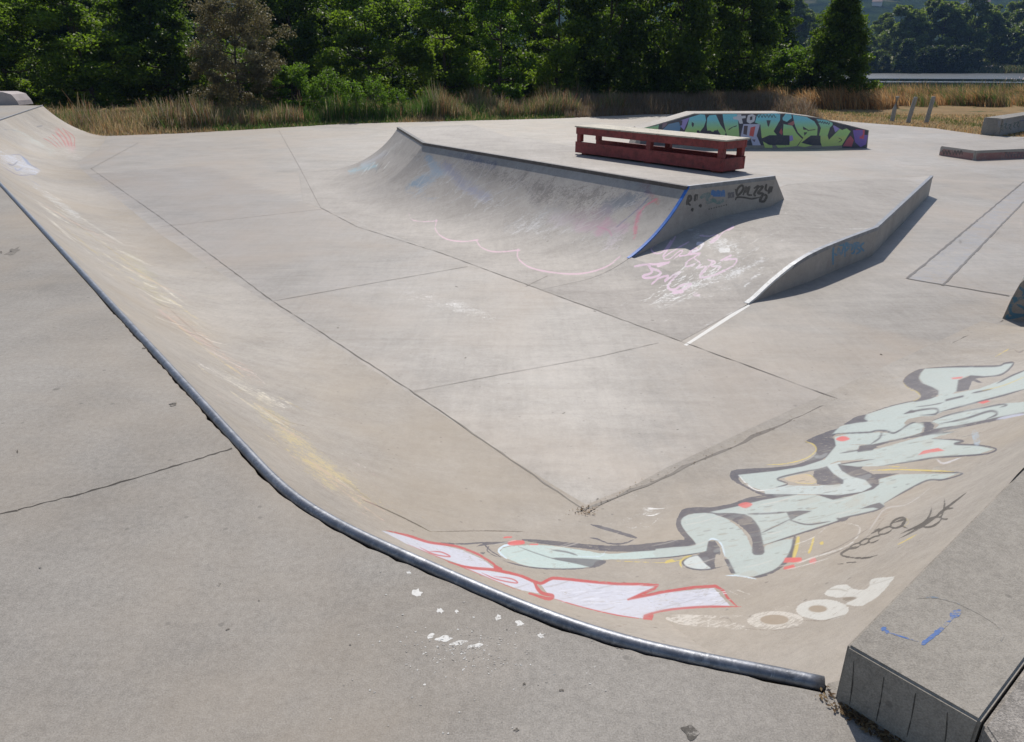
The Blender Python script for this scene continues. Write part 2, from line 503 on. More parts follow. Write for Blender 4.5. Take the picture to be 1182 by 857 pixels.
# ---- the flat ----------------------------------------------------------
edge_px = [(125, 157), (210, 154), (300, 149), (400, 143), (520, 140), (640, 137), (740, 132.5), (870, 131), (960, 139), (1005, 142.5), (1076, 148), (1140, 157)]
ex = [-22.] + [at(*p).x for p in edge_px] + [22., 45.]
ey = [27.5] + [at(*p).y for p in edge_px] + [26.5, 22.]
floor = Surf()
cx = np.linspace(-22, 45, 340); tt = np.linspace(0, 1, 300) ** 1.35
rows = []
eyx = np.interp(cx, ex, ey) + .05 * np.sin(cx * 3.1) + .04 * np.sin(cx * 7.7 + 1)
for t in tt:
    rows.append(np.stack([cx, .5 + (eyx - .5) * t, np.zeros_like(cx)], 1))
floor.grid(np.array(rows), flip=False, smooth=False)
floor.freeze()
def panel_tone(V):
    s_ = V[:, 0] * .6 - V[:, 1] * .8; n_ = V[:, 0] * .8 + V[:, 1] * .6; t = np.zeros(len(V))
    pit = (n_ > 2.68) & (n_ < 5.49)
    for s0, s1, v in ((-8.3, 20, -.05), (-13.4, -8.3, -.10), (-21, -13.4, -.13)): t[pit & (s_ >= s0) & (s_ < s1)] = v
    t[n_ < 2.68] = .02; t[(n_ > 5.49) & (s_ > -4.6)] = .05; t[(n_ > 14) & (s_ > -15)] = .04
    return t
floor.tone = panel_tone
W_ = (232, 230, 226)
floor.soft([
    ([(470, 338), (500, 345), (530, 356)], 16, W_, .42), ([(530, 352), (575, 372)], 12, W_, .4), ([(455, 350), (560, 362)], 34, (205, 202, 196), .3),
    ([(640, 340), (700, 358), (740, 365)], 10, (225, 215, 205), .3),
    ([(184, 292), (199, 291)], 3.2, (240, 240, 238), .95), ([(965, 463), (1000, 460)], 5, (235, 232, 228), .7),
    ([(380, 240), (410, 262)], 8, (230, 225, 218), .35),
    ([(200, 170), (420, 165)], 14, (200, 200, 205), .3), ([(130, 200), (330, 200)], 20, (120, 110, 100), .25),
    ([(400, 435), (760, 405)], 12, (120, 114, 106), .28), ([(600, 430), (640, 520)], 45, (128, 122, 112), .25),
    ([(480, 520), (640, 560)], 30, (210, 200, 190), .25), ([(320, 370), (460, 440)], 20, (120, 112, 104), .22),
    ([(1010, 260), (1060, 300)], 40, (205, 198, 190), .3), ([(700, 175), (1100, 190)], 16, (205, 202, 198), .35),
    ([(900, 380), (1100, 350)], 28, (205, 195, 182), .3), ([(690, 540), (745, 545)], 12, (95, 88, 80), .35),
    ([(560, 150), (700, 143)], 6, (190, 190, 192), .3),
    *[([(x_, y_), (x_ + rnd.uniform(10, 70), y_ + rnd.uniform(-12, 18))], rnd.uniform(8, 34), rnd.choice([(118, 110, 102), (106, 98, 90), (206, 200, 192)]), rnd.uniform(.16, .36)) for x_, y_ in [(rnd.uniform(180, 1050), rnd.uniform(170, 560)) for _ in range(34)]],
])
JD = (92, 82, 72)
def joint(px, w=.014, col=JD, A=1.0, jit=.25): floor.line3([at(*p) for p in px], w, col, A, jit=jit)
joint([(160, 165), (105, 195)], .011)
joint([(105, 195), (185, 251), (315, 348), (480, 455), (672, 588)], .009, jit=.6)
joint([(322, 151), (345, 192), (370, 240)], .014)
q_ = [at(370, 240), at(412, 262)] + [sn(s_, 5.485) for s_ in (-13.2, -9, -6, -4.2, -2.8)]; q_ = q_[:2] + [p for p in q_[2:] if p.x > q_[1].x] + [at(970, 462)]
floor.line3(q_, .010, JD, 1, jit=.5)
joint([(607, 331), (632, 319)], .01)
joint([(315, 348), (420, 329), (540, 308)], .009)
joint([(185, 262), (280, 252), (370, 242)], .010)
joint([(606, 616), (660, 598), (760, 553), (870, 505), (970, 462), (1090, 403), (1157, 370)], .018, (66, 56, 46), jit=.9)
joint([(606, 616), (690, 585)], .02, (120, 98, 74), jit=.9)
joint([(478, 452), (580, 432), (690, 412), (760, 396)], .006, (120, 112, 104), .8)
joint([(587, 158), (640, 168)], .02)
joint([(1047, 322), (1182, 210)], .03, (85, 80, 76))
joint([(1088, 330), (1182, 233)], .025, (90, 86, 82))
joint([(1047, 322), (1088, 329), (1165, 342)], .03, (80, 74, 68))
joint([(1110, 170), (1182, 160)], .03, (120, 116, 112))
# smooth light band let into the slab on the right, and the white seam of the low ramp
floor.poly([(1048, 321.5), (1182, 210.5), (1182, 232), (1087.5, 328.5)], (150, 151, 156), .6, far=3)
floor.poly([(1091, 330), (1182, 238), (1182, 343), (1166, 341)], (158, 154, 150), .42, far=3)
floor.poly([(789, 398.5), (793, 399.5), (866, 353), (862, 350.5)], (226, 224, 218), 1.0)
for k in range(14):
    t = rnd.random(); px, py = 610 + 360 * t, 614 - 152 * t
    floor.dab(px + rnd.gauss(0, 4), py + rnd.gauss(0, 3), rnd.uniform(.8, 2.6), rnd.uniform(.5, 1.1), (64, 54, 42), 1, rnd.uniform(-.6, .2))
for k in range(16):
    floor.dab(rnd.uniform(150, 1150), rnd.uniform(250, 600), rnd.uniform(.8, 2.), rnd.uniform(.4, .9), (70, 62, 52), 1, rnd.uniform(-.6, .4))
o = floor.build('floor', M_floor); tag(o, 'pale poured concrete flat of the skatepark with thin dark joints', 'floor', kind='structure')

# ---- quarter pipe: from the far left, along the left deck, round the near corner, up to the ledge ----
def arc_profile(L, h, t):
    """t 0..1 of the arc: returns horizontal fraction and height"""
    Rr = (L * L + h * h) / (2 * h); th = math.asin(min(1, L / Rr)) if h <= Rr else math.pi / 2
    a = th * t
    return Rr * math.sin(a) / L, Rr * (1 - math.cos(a))

cop_px = [(270, 505), (350, 581), (500, 656), (700, 734), (951, 789)]
stations = []  # (foot, coping, h)
def st(F, C, h): stations.append((Vector((F[0], F[1], 0)), Vector((C[0], C[1], h)), h))
P3a = at(49, 122, DECK); P3c = Vector((-13.6, 19.1, DECK))
st((-14.79, 28.2), P3a, DECK)
st((-12.9, 23.9), (-15.45, 24.2), DECK)
st((-11.8, 20.6), (-13.95, 20.6), DECK)
st((-11.25, 19.75), (-13.4, 19.2), DECK)
st((-10.7, 18.9), (-12.6, 17.75), DECK)
C1 = Vector((-7.13, 10.46, 0)); C2 = at(270, 505, DECK); C2 = Vector((C2.x, C2.y, 0))
for t in (0, .5, 1):
    c = C1.lerp(C2, t); st((c.x + .8 * 1.96, c.y + .6 * 1.96), c, DECK)
apex = Vector((.47, 3.96, 0))
c0_ = C1.lerp(C2, .93); c0_.z = DECK
cps = [Vector(p) for p in smooth_line([tuple(c0_)] + [tuple(at(x, y, DECK)) for x, y in cop_px], 5)][5:]
for i, c in enumerate(cps[1:], 1):
    f = i / (len(cps) - 1); base = at(640 + 40 * f, 567 + 20 * min(1, f * 1.6))
    F = Vector((.30, 4.16, 0)).lerp(apex, min(1, f * 1.3)); st(F, c, DECK)
A0 = at(979, 744, BLK); B0 = at(1182, 540, BLK); dirb = (B0 - A0).normalized()
Rfoot = at(970, 462); R2 = at(1150, 375); dirR = (R2 - Rfoot).normalized()
for d_, h_, f_ in ((0, 1.0, .01), (.25, 1.03, .02), (.5, 1.08, .04), (.8, 1.14, .07)):
    q = A0 + dirb * d_; stations.append((apex.lerp(Rfoot, f_), Vector((q.x, q.y, h_)), h_))
stations.append((apex.lerp(Rfoot, .16), A0 + dirb * 1.3, BLK))
nb = Vector((dirR.y, -dirR.x, 0))
for d in (1.9, 3.2, 5.4, 7.0):
    c = A0 + dirb * d
    f = apex + dirR * max(.75, (c - apex).dot(dirR)); f.z = 0
    stations.append((f, Vector((c.x, c.y, BLK)), BLK))
# densify
dens = []
for a, b in zip(stations[:-1], stations[1:]):
    L = max((b[1] - a[1]).length, (b[0] - a[0]).length)
    far_ = min(a[1].y, b[1].y) > 10
    n = max(1, int(L / (.05 if far_ else .022 if min(a[1].y, b[1].y) > 3.2 else .0055)))
    for k in range(n):
        t = k / n; dens.append((a[0].lerp(b[0], t), a[1].lerp(b[1], t)))
dens.append(stations[-1][:2])
qp = Surf(); qp.vmode = True
def qrow(F, C, NP):
    row = []; h = C.z; L = (Vector((C.x, C.y, 0)) - F).length
    for k in range(NP + 1):
        u, z = arc_profile(L, h, k / NP); p = F.lerp(Vector((C.x, C.y, 0)), u); row.append((p.x, p.y, z + .0015))
    return row
ks = next(i for i, (F, C) in enumerate(dens) if C.y < 3.2)
qp.grid(np.array([qrow(F, C, 120) for F, C in dens[:ks + 1]]))
qp.grid(np.array([qrow(F, C, 380) for F, C in dens[ks:]]))
NP = 120; G_ = [qrow(*dens[0], NP)]
# closed end and back so that the ramp is a solid
e = G_[0]; qp.faces([(p[0], p[1], p[2]) for p in e] + [(p[0], p[1], 0) for p in e], [(k, k + 1, NP + 2 + k, NP + 1 + k) for k in range(NP)])
BK = (52, 48, 44)
qp.freeze()
CH = (226, 224, 220)
qp.soft([
    ([(60, 240), (200, 350), (330, 500), (430, 590)], 30, (190, 178, 138), .4),
    ([(300, 470), (380, 560)], 26, (198, 180, 130), .42), ([(150, 300), (190, 350)], 20, (184, 176, 140), .4),
    ([(330, 500), (420, 575), (500, 600)], 24, (200, 180, 132), .36),
    ([(190, 360), (300, 440)], 14, (205, 165, 165), .4), ([(230, 420), (330, 470)], 8, (230, 225, 220), .5),
    ([(100, 250), (180, 320)], 7, (110, 110, 120), .42), ([(180, 350), (250, 385)], 4, (110, 105, 105), .4),
    ([(0, 150), (60, 190)], 22, (150, 160, 170), .45), ([(0, 175), (40, 200)], 14, (190, 200, 215), .6),
    ([(75, 175), (100, 190)], 14, (215, 215, 212), .55), ([(20, 150), (60, 175)], 10, (180, 196, 190), .5),
    ([(100, 165), (130, 170)], 10, (200, 200, 200), .4), ([(40, 215), (90, 250)], 8, (200, 205, 215), .6),
    ([(66, 150), (84, 170)], 12, (176, 100, 98), .66),
    ([(0, 215), (90, 300), (200, 430), (300, 560)], 6, (150, 140, 122), .4),
    ([(780, 720), (1000, 690)], 26, (214, 206, 196), .3), ([(700, 610), (760, 585)], 8, (228, 226, 222), .35),
    ([(730, 570), (760, 600)], 10, (222, 220, 214), .4),
    ([(900, 660), (1010, 600), (1100, 520)], 20, (150, 128, 104), .35), ([(1000, 440), (1182, 400)], 20, (190, 165, 120), .35),
    ([(440, 610), (600, 690), (800, 750), (940, 775)], 8, (112, 100, 88), .42),
    ([(960, 640), (1060, 560), (1120, 500)], 10, (170, 160, 150), .4), ([(820, 740), (930, 760)], 14, (100, 92, 82), .32),
])
# dark crack where the near corner pour begins
qp.stroke([(418, 577), (440, 586), (470, 600), (497, 614)], 1.6, (62, 54, 46), 1, jit=.5)
qp.stroke([(497, 614), (560, 613), (606, 614)], 1.2, (96, 84, 72), 1, jit=.5)
DK = (66, 66, 80); MT = (178, 190, 186); MT2 = (186, 197, 195); LB = (205, 222, 232); YL = (206, 184, 92); RD = (216, 84, 84)

qp.wear = .97
qp.n = 0
# graffiti 1: long pale green letters with near-black edges
z1 = lambda p: T(p, 980, 400, 5.851)
z3 = lambda p: T(p, 820, 460, 3.94)
z4 = lambda p: T(p, 560, 560, 3.94)
z5 = lambda p: T(p, 770, 560, 4.7625)
z6 = lambda p: T(p, 920, 570, 5.04)
z7 = lambda p: T(p, 420, 590, 4.925)
P = lambda pts, c, A=.93, sm=3: qp.poly(pts, c, A, sm=sm)
S = lambda pts, w, c=DK, A=.93, **k: qp.stroke(pts, w * (1.25 if c == DK else 1.45 if c == BK else 1), c, A, **k)
# arm to the left
P(z4([(160, 248), (250, 248), (400, 262), (550, 275), (700, 270), (880, 248), (950, 262), (900, 292), (700, 303), (560, 303), (430, 288), (250, 268)]), DK, .88)
P(z4([(70, 300), (110, 280), (250, 272), (420, 292), (560, 312), (700, 303), (850, 292), (1010, 280), (1010, 300), (850, 325), (700, 337), (520, 342), (480, 372), (350, 382), (200, 370), (90, 330)]), (186, 204, 200), .9)
P(z4([(300, 333), (420, 333), (550, 345), (500, 376), (420, 360)]), (80, 80, 90), .85)
S(z4([(80, 345), (200, 374), (350, 383), (500, 376)]), 1.3)
S(z4([(480, 180), (560, 202), (640, 226), (690, 240)]), 3.2, DK, .85); S(z4([(470, 240), (510, 246), (560, 265), (630, 266), (690, 242)]), 1.6, DK, .8)
S(z4([(-40, 280), (0, 270), (90, 262), (160, 255)]), 1.8, DK, .8); S(z4([(160, 268), (90, 276), (62, 302), (100, 338)]), 2.6, LB, .85)
S(z4([(20, 275), (10, 300), (50, 325), (80, 330)]), 1.3, DK, .7); S(z4([(150, 280), (230, 310), (330, 340), (420, 350)]), 1.2, (90, 90, 98), .7)
S(z4([(300, 295), (370, 305), (420, 320)]), 2.0, (90, 90, 98), .8); S(z4([(420, 325), (520, 325), (550, 300)]), 1.0, LB, .8)
S(z4([(700, 337), (850, 328), (1000, 305)]), 1.2); S(z4([(560, 345), (700, 350), (830, 352), (930, 330)]), 1.0, YL, .7); S(z4([(820, 352), (860, 343)]), 2.6, YL, .85)
for a, b_ in (((740, 105), (820, 105)), ((720, 135), (800, 125)), ((640, 190), (720, 165)), ((700, 185), (790, 150))): S(z4([a, ((a[0] + b_[0]) / 2, a[1] + 4), b_]), 1.0, W_, .75)
P(z4([(108, 256), (172, 252), (176, 270), (110, 274)]), RD, .95); S(z4([(80, 240), (125, 236)]), 1.8, RD); S(z4([(200, 270), (245, 270)]), 1.6, RD)
# bulb
P(z5([(110, 125), (300, 118), (450, 68), (620, 48), (720, 44), (620, 80), (430, 120), (270, 165), (150, 158), (92, 178), (78, 215), (112, 268), (158, 322), (130, 337), (0, 347), (-60, 350), (-60, 322), (0, 320), (95, 305), (60, 252), (48, 215), (62, 168)]), DK)
P(z5([(77, 212), (90, 178), (150, 157), (270, 160), (380, 220), (440, 285), (480, 370), (535, 370), (540, 333), (690, 293), (685, 350), (640, 430), (550, 490), (430, 505), (365, 492), (340, 420), (310, 380), (300, 335), (262, 298), (228, 305), (215, 350), (170, 372), (60, 385), (-60, 395), (-60, 352), (130, 336), (158, 320), (110, 265)]), MT, .95, 2)
S(z5([(228, 306), (250, 296), (285, 310), (306, 345), (318, 400)]), 2.0, LB)
P(z5([(228, 308), (262, 305), (292, 345), (294, 386), (272, 380), (262, 415), (266, 455), (240, 461), (200, 425), (165, 385), (215, 362)]), DK, .95, 0)
P(z5([(312, 404), (338, 408), (378, 488), (350, 486)]), DK, .95, 0)
P(z5([(92, 425), (130, 392), (168, 388), (205, 430), (240, 462), (160, 464), (110, 450)]), (200, 208, 206), .85)
S(z5([(168, 386), (115, 398), (86, 425), (110, 452), (170, 466), (240, 463), (330, 440)]), 1.5); S(z5([(135, 388), (90, 404), (72, 428), (82, 456)]), 2.4, YL, .85)
S(z5([(-20, 420), (30, 412), (-10, 432)]), 1.6, YL, .85); S(z5([(50, 440), (60, 480), (120, 508), (300, 512)]), .8, (110, 106, 104), .7)
P(z5([(692, 290), (712, 290), (700, 372), (660, 430), (590, 482), (520, 508), (470, 506), (580, 470), (640, 418), (680, 350)]), DK)
S(z5([(320, 498), (400, 500), (495, 518)]), 1.8, LB, .85)
# long lower letters
P(z3([(-10, 500), (100, 478), (240, 446), (300, 436), (400, 438), (240, 470), (100, 505), (-10, 522)]), DK)
P(z3([(0, 517), (120, 492), (240, 462), (380, 440), (480, 440), (560, 460), (640, 445), (740, 412), (765, 390), (770, 368), (860, 345), (1120, 342), (1060, 368), (980, 378), (880, 425), (790, 478), (795, 492), (740, 515), (600, 547), (570, 560), (400, 615), (240, 667), (226, 640), (215, 585), (160, 545), (60, 527)]), MT, .95, 0)
P(z3([(15, 524), (160, 528), (218, 580), (232, 625), (246, 700), (215, 713), (190, 702), (188, 640), (150, 592), (90, 552)]), DK, .95)
P(z3([(345, 516), (400, 510), (462, 512), (400, 536), (365, 556)]), DK, .95, 0)
S(z3([(170, 526), (260, 524), (350, 517)]), 1.7); S(z3([(228, 615), (290, 585), (360, 551)]), 1.2); S(z3([(355, 552), (440, 574), (545, 560)]), 1.4)
S(z3([(240, 668), (400, 618), (580, 560), (600, 546), (740, 514), (795, 492)]), 1.7); S(z3([(575, 545), (600, 555), (640, 535)]), 2.6)
P(z3([(680, 503), (730, 484), (770, 474), (795, 490), (770, 504), (740, 497)]), DK, .95, 0)
S(z3([(790, 478), (880, 426), (985, 374), (1060, 370), (1148, 342), (1060, 336), (960, 332)]), 1.6)
S(z3([(725, 328), (860, 324), (1000, 329), (1110, 333)]), 1.8, YL, .9); S(z3([(800, 308), (900, 314)]), 1.2, YL, .7)
# the middle S
P(z3([(428, 197), (500, 162), (590, 133), (640, 122), (610, 150), (560, 172), (574, 210), (535, 262), (480, 292), (380, 322), (260, 337), (170, 346), (130, 360), (152, 390), (242, 430), (370, 440), (250, 444), (170, 412), (98, 372), (88, 345), (120, 323), (300, 313), (400, 298), (468, 265), (480, 235), (460, 207)]), DK)
P(z3([(626, 112), (660, 88), (725, 72), (705, 106), (640, 122)]), DK)
S(z3([(250, 302), (340, 298), (430, 275), (478, 240), (470, 212), (430, 195)]), 1.6, YL, .85)
P(z3([(128, 348), (300, 330), (420, 310), (520, 278), (574, 212), (680, 212), (660, 248), (560, 292), (500, 317), (400, 345), (310, 368), (352, 395), (240, 419), (190, 405), (142, 370)]), MT, .95, 0)
S(z3([(128, 350), (170, 395), (232, 420), (350, 398)]), 1.3, W_, .9)
P(z3([(505, 312), (590, 288), (622, 340), (690, 365), (740, 384), (734, 407), (690, 426), (580, 442), (480, 437), (380, 437), (250, 435), (242, 420), (350, 395), (480, 398), (600, 388), (572, 350)]), MT2, .95, 0)
P(z3([(336, 362), (430, 343), (470, 358), (484, 376), (462, 388), (372, 382)]), (190, 172, 146), .95)
S(z3([(372, 384), (462, 389), (484, 374), (462, 354), (430, 345)]), 1.0, YL, .8); S(z3([(500, 320), (400, 340), (305, 366), (352, 388), (300, 405)]), 1.6)
P(z3([(470, 330), (530, 308), (562, 345), (606, 372), (604, 389), (540, 396), (482, 392), (482, 372), (466, 356)]), DK, .95, 0)
P(z3([(578, 300), (640, 288), (754, 274), (700, 302), (688, 320), (742, 345), (862, 340), (764, 368), (768, 392), (740, 414), (640, 442), (558, 462), (478, 436), (580, 441), (690, 425), (734, 402), (706, 372), (640, 355), (598, 330)]), DK, .95, 0)
# upper right letters
P(z1([(-130, 740), (60, 706), (200, 690), (380, 640), (560, 590), (710, 578), (560, 622), (700, 632), (760, 640), (720, 660), (880, 670), (975, 695), (880, 727), (600, 750), (400, 781), (230, 808), (60, 812), (-60, 800), (60, 782), (180, 762), (-130, 775)]), MT, .95, 0)
S(z1([(200, 640), (400, 618), (560, 590), (735, 576)]), 1.6)
S(z1([(560, 624), (700, 630), (772, 640), (715, 660), (880, 668), (995, 695), (900, 730), (600, 750), (400, 781), (200, 810)]), 1.7)
S(z1([(-60, 722), (60, 702), (200, 682)]), 1.5, DK, .8)
P(z1([(490, 508), (552, 508), (582, 530), (572, 556), (700, 538), (860, 508), (1000, 478), (1182, 444), (1182, 462), (1000, 502), (850, 532), (700, 562), (560, 592), (430, 614), (300, 644), (190, 674), (160, 702), (55, 716), (72, 672), (170, 656), (430, 602), (502, 580), (508, 545)]), DK, .95, 0)
P(z1([(556, 510), (640, 470), (760, 440), (900, 410), (1040, 386), (1200, 372), (1200, 440), (1000, 478), (860, 508), (700, 538), (582, 555), (606, 530)]), MT, .95, 0)
S(z1([(550, 506), (700, 456), (900, 416), (1030, 392), (1064, 398), (1020, 412)]), 1.5); S(z1([(600, 525), (780, 490), (930, 442), (985, 440), (995, 462), (930, 490)]), 1.9)
S(z1([(1000, 492), (1100, 472), (1190, 456)]), 3.0, (190, 196, 214), .85)
P(z1([(0, 590), (210, 580), (218, 600), (180, 640), (140, 662), (0, 664), (-90, 668), (-100, 610)]), MT, .95, 0)
P(z1([(218, 600), (224, 580), (300, 590), (400, 532), (440, 516), (490, 515), (506, 542), (490, 580), (430, 602), (300, 632), (150, 664)]), MT, .95, 0)
S(z1([(224, 580), (206, 620), (150, 658)]), 1.5)
P(z1([(-110, 590), (-60, 540), (60, 512), (130, 507), (260, 500), (372, 508), (384, 530), (350, 560), (300, 585), (240, 570), (140, 580), (0, 586)]), MT, .95, 0)
S(z1([(-100, 590), (0, 586), (140, 580), (180, 570), (250, 571), (300, 586), (345, 566), (400, 530), (440, 514), (492, 514)]), 1.5)
P(z1([(-10, 510), (40, 478), (112, 460), (104, 488), (132, 506), (60, 516), (-40, 530)]), DK)
P(z1([(104, 488), (118, 460), (300, 400), (460, 365), (700, 320), (880, 285), (1000, 240), (1200, 158), (1200, 286), (900, 368), (640, 440), (560, 472), (480, 474), (400, 492), (374, 516), (260, 500), (130, 506)]), MT, .95, 0)
S(z1([(120, 455), (300, 398), (460, 365), (560, 352)]), 1.1); S(z1([(370, 457), (430, 440), (560, 420), (600, 430), (582, 458), (480, 466)]), 1.7)
P(z1([(366, 458), (420, 428), (450, 436), (440, 448)]), DK, .95, 0)
P(z1([(650, 358), (772, 330), (776, 342), (652, 372)]), DK, .95, 0); S(z1([(600, 446), (760, 406), (900, 368), (1060, 326), (1200, 286)]), 1.6)
S(z1([(830, 316), (900, 302), (970, 286)]), 1.5); S(z1([(1000, 250), (1100, 198), (1200, 156)]), 1.5); S(z1([(450, 410), (560, 396), (640, 378)]), .9)
S(z1([(900, 300), (1050, 262), (1200, 200)]), 1.0, YL, .7)
P(z1([(512, 148), (450, 163), (385, 203), (363, 240), (390, 272), (440, 296), (476, 322), (480, 346), (436, 376), (520, 362), (592, 336), (606, 300), (560, 275), (500, 250), (472, 215), (485, 180)]), DK)
S(z1([(364, 250), (400, 285), (455, 308), (474, 330), (466, 352), (436, 368)]), 1.4, YL, .8)
P(z1([(512, 150), (700, 140), (990, 135), (1060, 117), (1110, 112), (1080, 160), (1030, 193), (960, 207), (880, 200), (800, 200), (738, 226), (726, 302), (700, 322), (600, 346), (606, 300), (565, 275), (500, 250), (473, 215), (486, 180)]), MT, .95, 0)
S(z1([(512, 149), (700, 138), (990, 133), (1050, 115), (1112, 112), (1070, 165), (1010, 196), (900, 206)]), 1.8)
P(z1([(738, 228), (800, 206), (822, 195), (962, 206), (856, 218), (912, 250), (870, 246), (832, 232), (812, 292), (724, 310)]), DK, .95, 0)
P(z1([(690, 212), (770, 204), (760, 218), (700, 222)]), RD, .85, 0); P(z1([(868, 380), (930, 364), (960, 370), (900, 390)]), RD, .9, 0)
P(z1([(500, 706), (600, 686), (645, 704), (560, 716), (465, 736)]), RD, .95, 0); S(z1([(850, 580), (865, 650)]), 9, (160, 178, 192), .6, taper=.8)
S(z1([(590, 760), (640, 790), (760, 750)]), 2.2, (200, 198, 200), .7); S(z1([(980, 75), (1040, 40), (1085, 15)]), 1.5, YL, .6); S(z1([(1110, 20), (1150, 40), (1190, 20)]), 2.2, (110, 106, 108), .7)
P(z3([(126, 485), (160, 472), (192, 482), (160, 500)]), RD, .9); P(z3([(570, 186), (600, 172), (635, 184), (600, 196)]), RD, .9)
for k in range(90):
    t = rnd.random(); x = 800 + 330 * t + rnd.gauss(0, 18); y = 640 - 165 * t + rnd.gauss(0, 24); L = rnd.uniform(8, 30)
    qp.ink([(x, y), (x + L * .5, y - L * .1 + rnd.uniform(-2, 2)), (x + L, y - L * .25)], rnd.uniform(2, 9), rnd.choice([(196, 206, 204), (170, 176, 170), (176, 164, 146), (160, 170, 168)]), rnd.uniform(.10, .24), .1)
# short dark wear streaks across the pale letters
for k in range(170):
    t = rnd.random(); x = 800 + 330 * t + rnd.gauss(0, 16); y = 640 - 165 * t + rnd.gauss(0, 22); L = rnd.uniform(3, 13); g_ = rnd.choice([(120, 126, 120), (140, 140, 130), (98, 98, 102), (150, 140, 124)])
    S([(x, y), (x + L * .5, y - L * .06 + rnd.uniform(-.5, .5)), (x + L, y - L * .16)], rnd.uniform(.5, 1.1), g_, rnd.uniform(.5, .8))
# yellow, red and grey marks
S(z5([(722, 290), (712, 340), (698, 392)]), 4.6, YL, .95, taper=.8); S(z5([(806, 290), (796, 330), (780, 372)]), 3.0, YL, .95, taper=.8); qp.dab(*z5([(850, 320)])[0], 2.6, 2.2, YL)
P(z5([(648, 400), (740, 398), (742, 424), (640, 428)]), RD, .92, 0); P(z5([(640, 448), (700, 436), (706, 456), (640, 466)]), RD, .8, 0); qp.dab(*z5([(802, 418)])[0], 5, 4, (214, 120, 120), .7)
for w, pts in ((2.0, [(700, 440), (800, 400), (1000, 330), (1060, 235), (960, 205)]), (1.4, [(700, 330), (800, 290), (880, 230)]), (1.2, [(640, 470), (760, 440), (900, 400)])):
    S(z5(pts), w, (206, 202, 196), .7)
S(z3([(650, 720), (750, 560), (800, 500), (900, 480), (1010, 400)]), 1.6, (188, 184, 180), .7); S(z3([(480, 740), (700, 640), (790, 545)]), 1.2, (110, 106, 102), .7)
# black tag
BK = (52, 48, 44)
S(z6([(475, 355), (400, 374), (300, 370), (256, 352), (300, 322), (350, 305)]), 1.8, BK)
for cx_, cy_, rx, ry, w in ((340, 305, 32, 12, 1.2), (395, 280, 30, 14, 1.4), (450, 266, 36, 15, 1.4), (515, 215, 40, 18, 1.6), (590, 170, 45, 26, 1.8), (785, 166, 52, 24, 1.9)):
    S(z6([(cx_ + rx * math.cos(a), cy_ + ry * math.sin(a) - .35 * rx * math.cos(a)) for a in np.linspace(0, 6.6, 12)]), w, BK)
S(z6([(560, 170), (630, 150), (610, 185), (650, 205)]), 1.8, BK); S(z6([(430, 235), (480, 205), (470, 230)]), 1.6, BK)
S(z6([(785, 72), (770, 130), (720, 180), (600, 235)]), 1.9, BK); S(z6([(985, -5), (880, 75), (760, 170), (588, 266)]), 1.9, BK); S(z6([(858, 28), (856, 80), (835, 150)]), 2.0, BK)
S(z6([(820, 115), (870, 90), (915, 84)]), 1.6, BK); S(z6([(830, 140), (860, 150), (880, 145)]), 1.5, BK); S(z6([(582, 298), (640, 268), (700, 235)]), 1.6, YL, .8); S(z6([(640, 140), (650, 170), (625, 190)]), 1.2, YL, .7)
S(z6([(230, 410), (275, 408)]), 1.0, BK); S(z6([(282, 402), (350, 399)]), 1.2, BK); S(z6([(120, 360), (260, 300), (420, 200)]), 1.2, (120, 114, 108), .8)
# white letters by the ledge
WL = (204, 203, 196)
P(z6([(160, 582), (220, 536), (290, 530), (340, 556), (410, 552), (432, 497), (540, 484), (566, 494), (480, 590), (400, 642), (360, 656), (280, 642), (340, 612), (300, 600), (230, 606)]), WL, .9, 3)
P(z6([(272, 606), (330, 600), (346, 610), (290, 628), (262, 620)]), (120, 108, 92), .8); S(z6([(180, 560), (240, 556), (300, 570)]), 1.1, (140, 128, 112), .7)
def ring(cx_, cy_, rx, ry, hx, hy, hrx, hry, col, A):
    n = 26
    P([(cx_ + rx * math.cos(2 * math.pi * k / n), cy_ + ry * math.sin(2 * math.pi * k / n)) for k in range(n)], col, A, 0)
    P([(hx + hrx * math.cos(2 * math.pi * k / 14), hy + hry * math.sin(2 * math.pi * k / 14)) for k in range(14)], (150, 132, 110), .9, 0)
ring(949.5, 704, 30.5, 12, 944, 703, 11, 4.2, WL, .86); ring(895, 716.5, 33, 11, 894, 715.5, 17, 5.8, (208, 202, 192), .66)
S(z5([(0, 735), (150, 755), (300, 765), (450, 790)]), 9, (206, 200, 190), .5, taper=.4); S(z5([(20, 715), (200, 725), (420, 720)]), 4, (206, 200, 190), .45); S(z5([(280, 740), (330, 730), (360, 760)]), 3, (110, 100, 90), .6)
for a, b_ in (((420, 788), (560, 800)), ((560, 802), (740, 780)), ((740, 745), (860, 748)), ((860, 748), (980, 715))): S(z5([a, b_]), 1.2, (116, 104, 92), .8)
S(z5([(320, 570), (440, 630)]), 1.2, (204, 198, 190), .7); S(z5([(370, 572), (480, 610)]), 1.2, (204, 198, 190), .7)
qp.n = 0
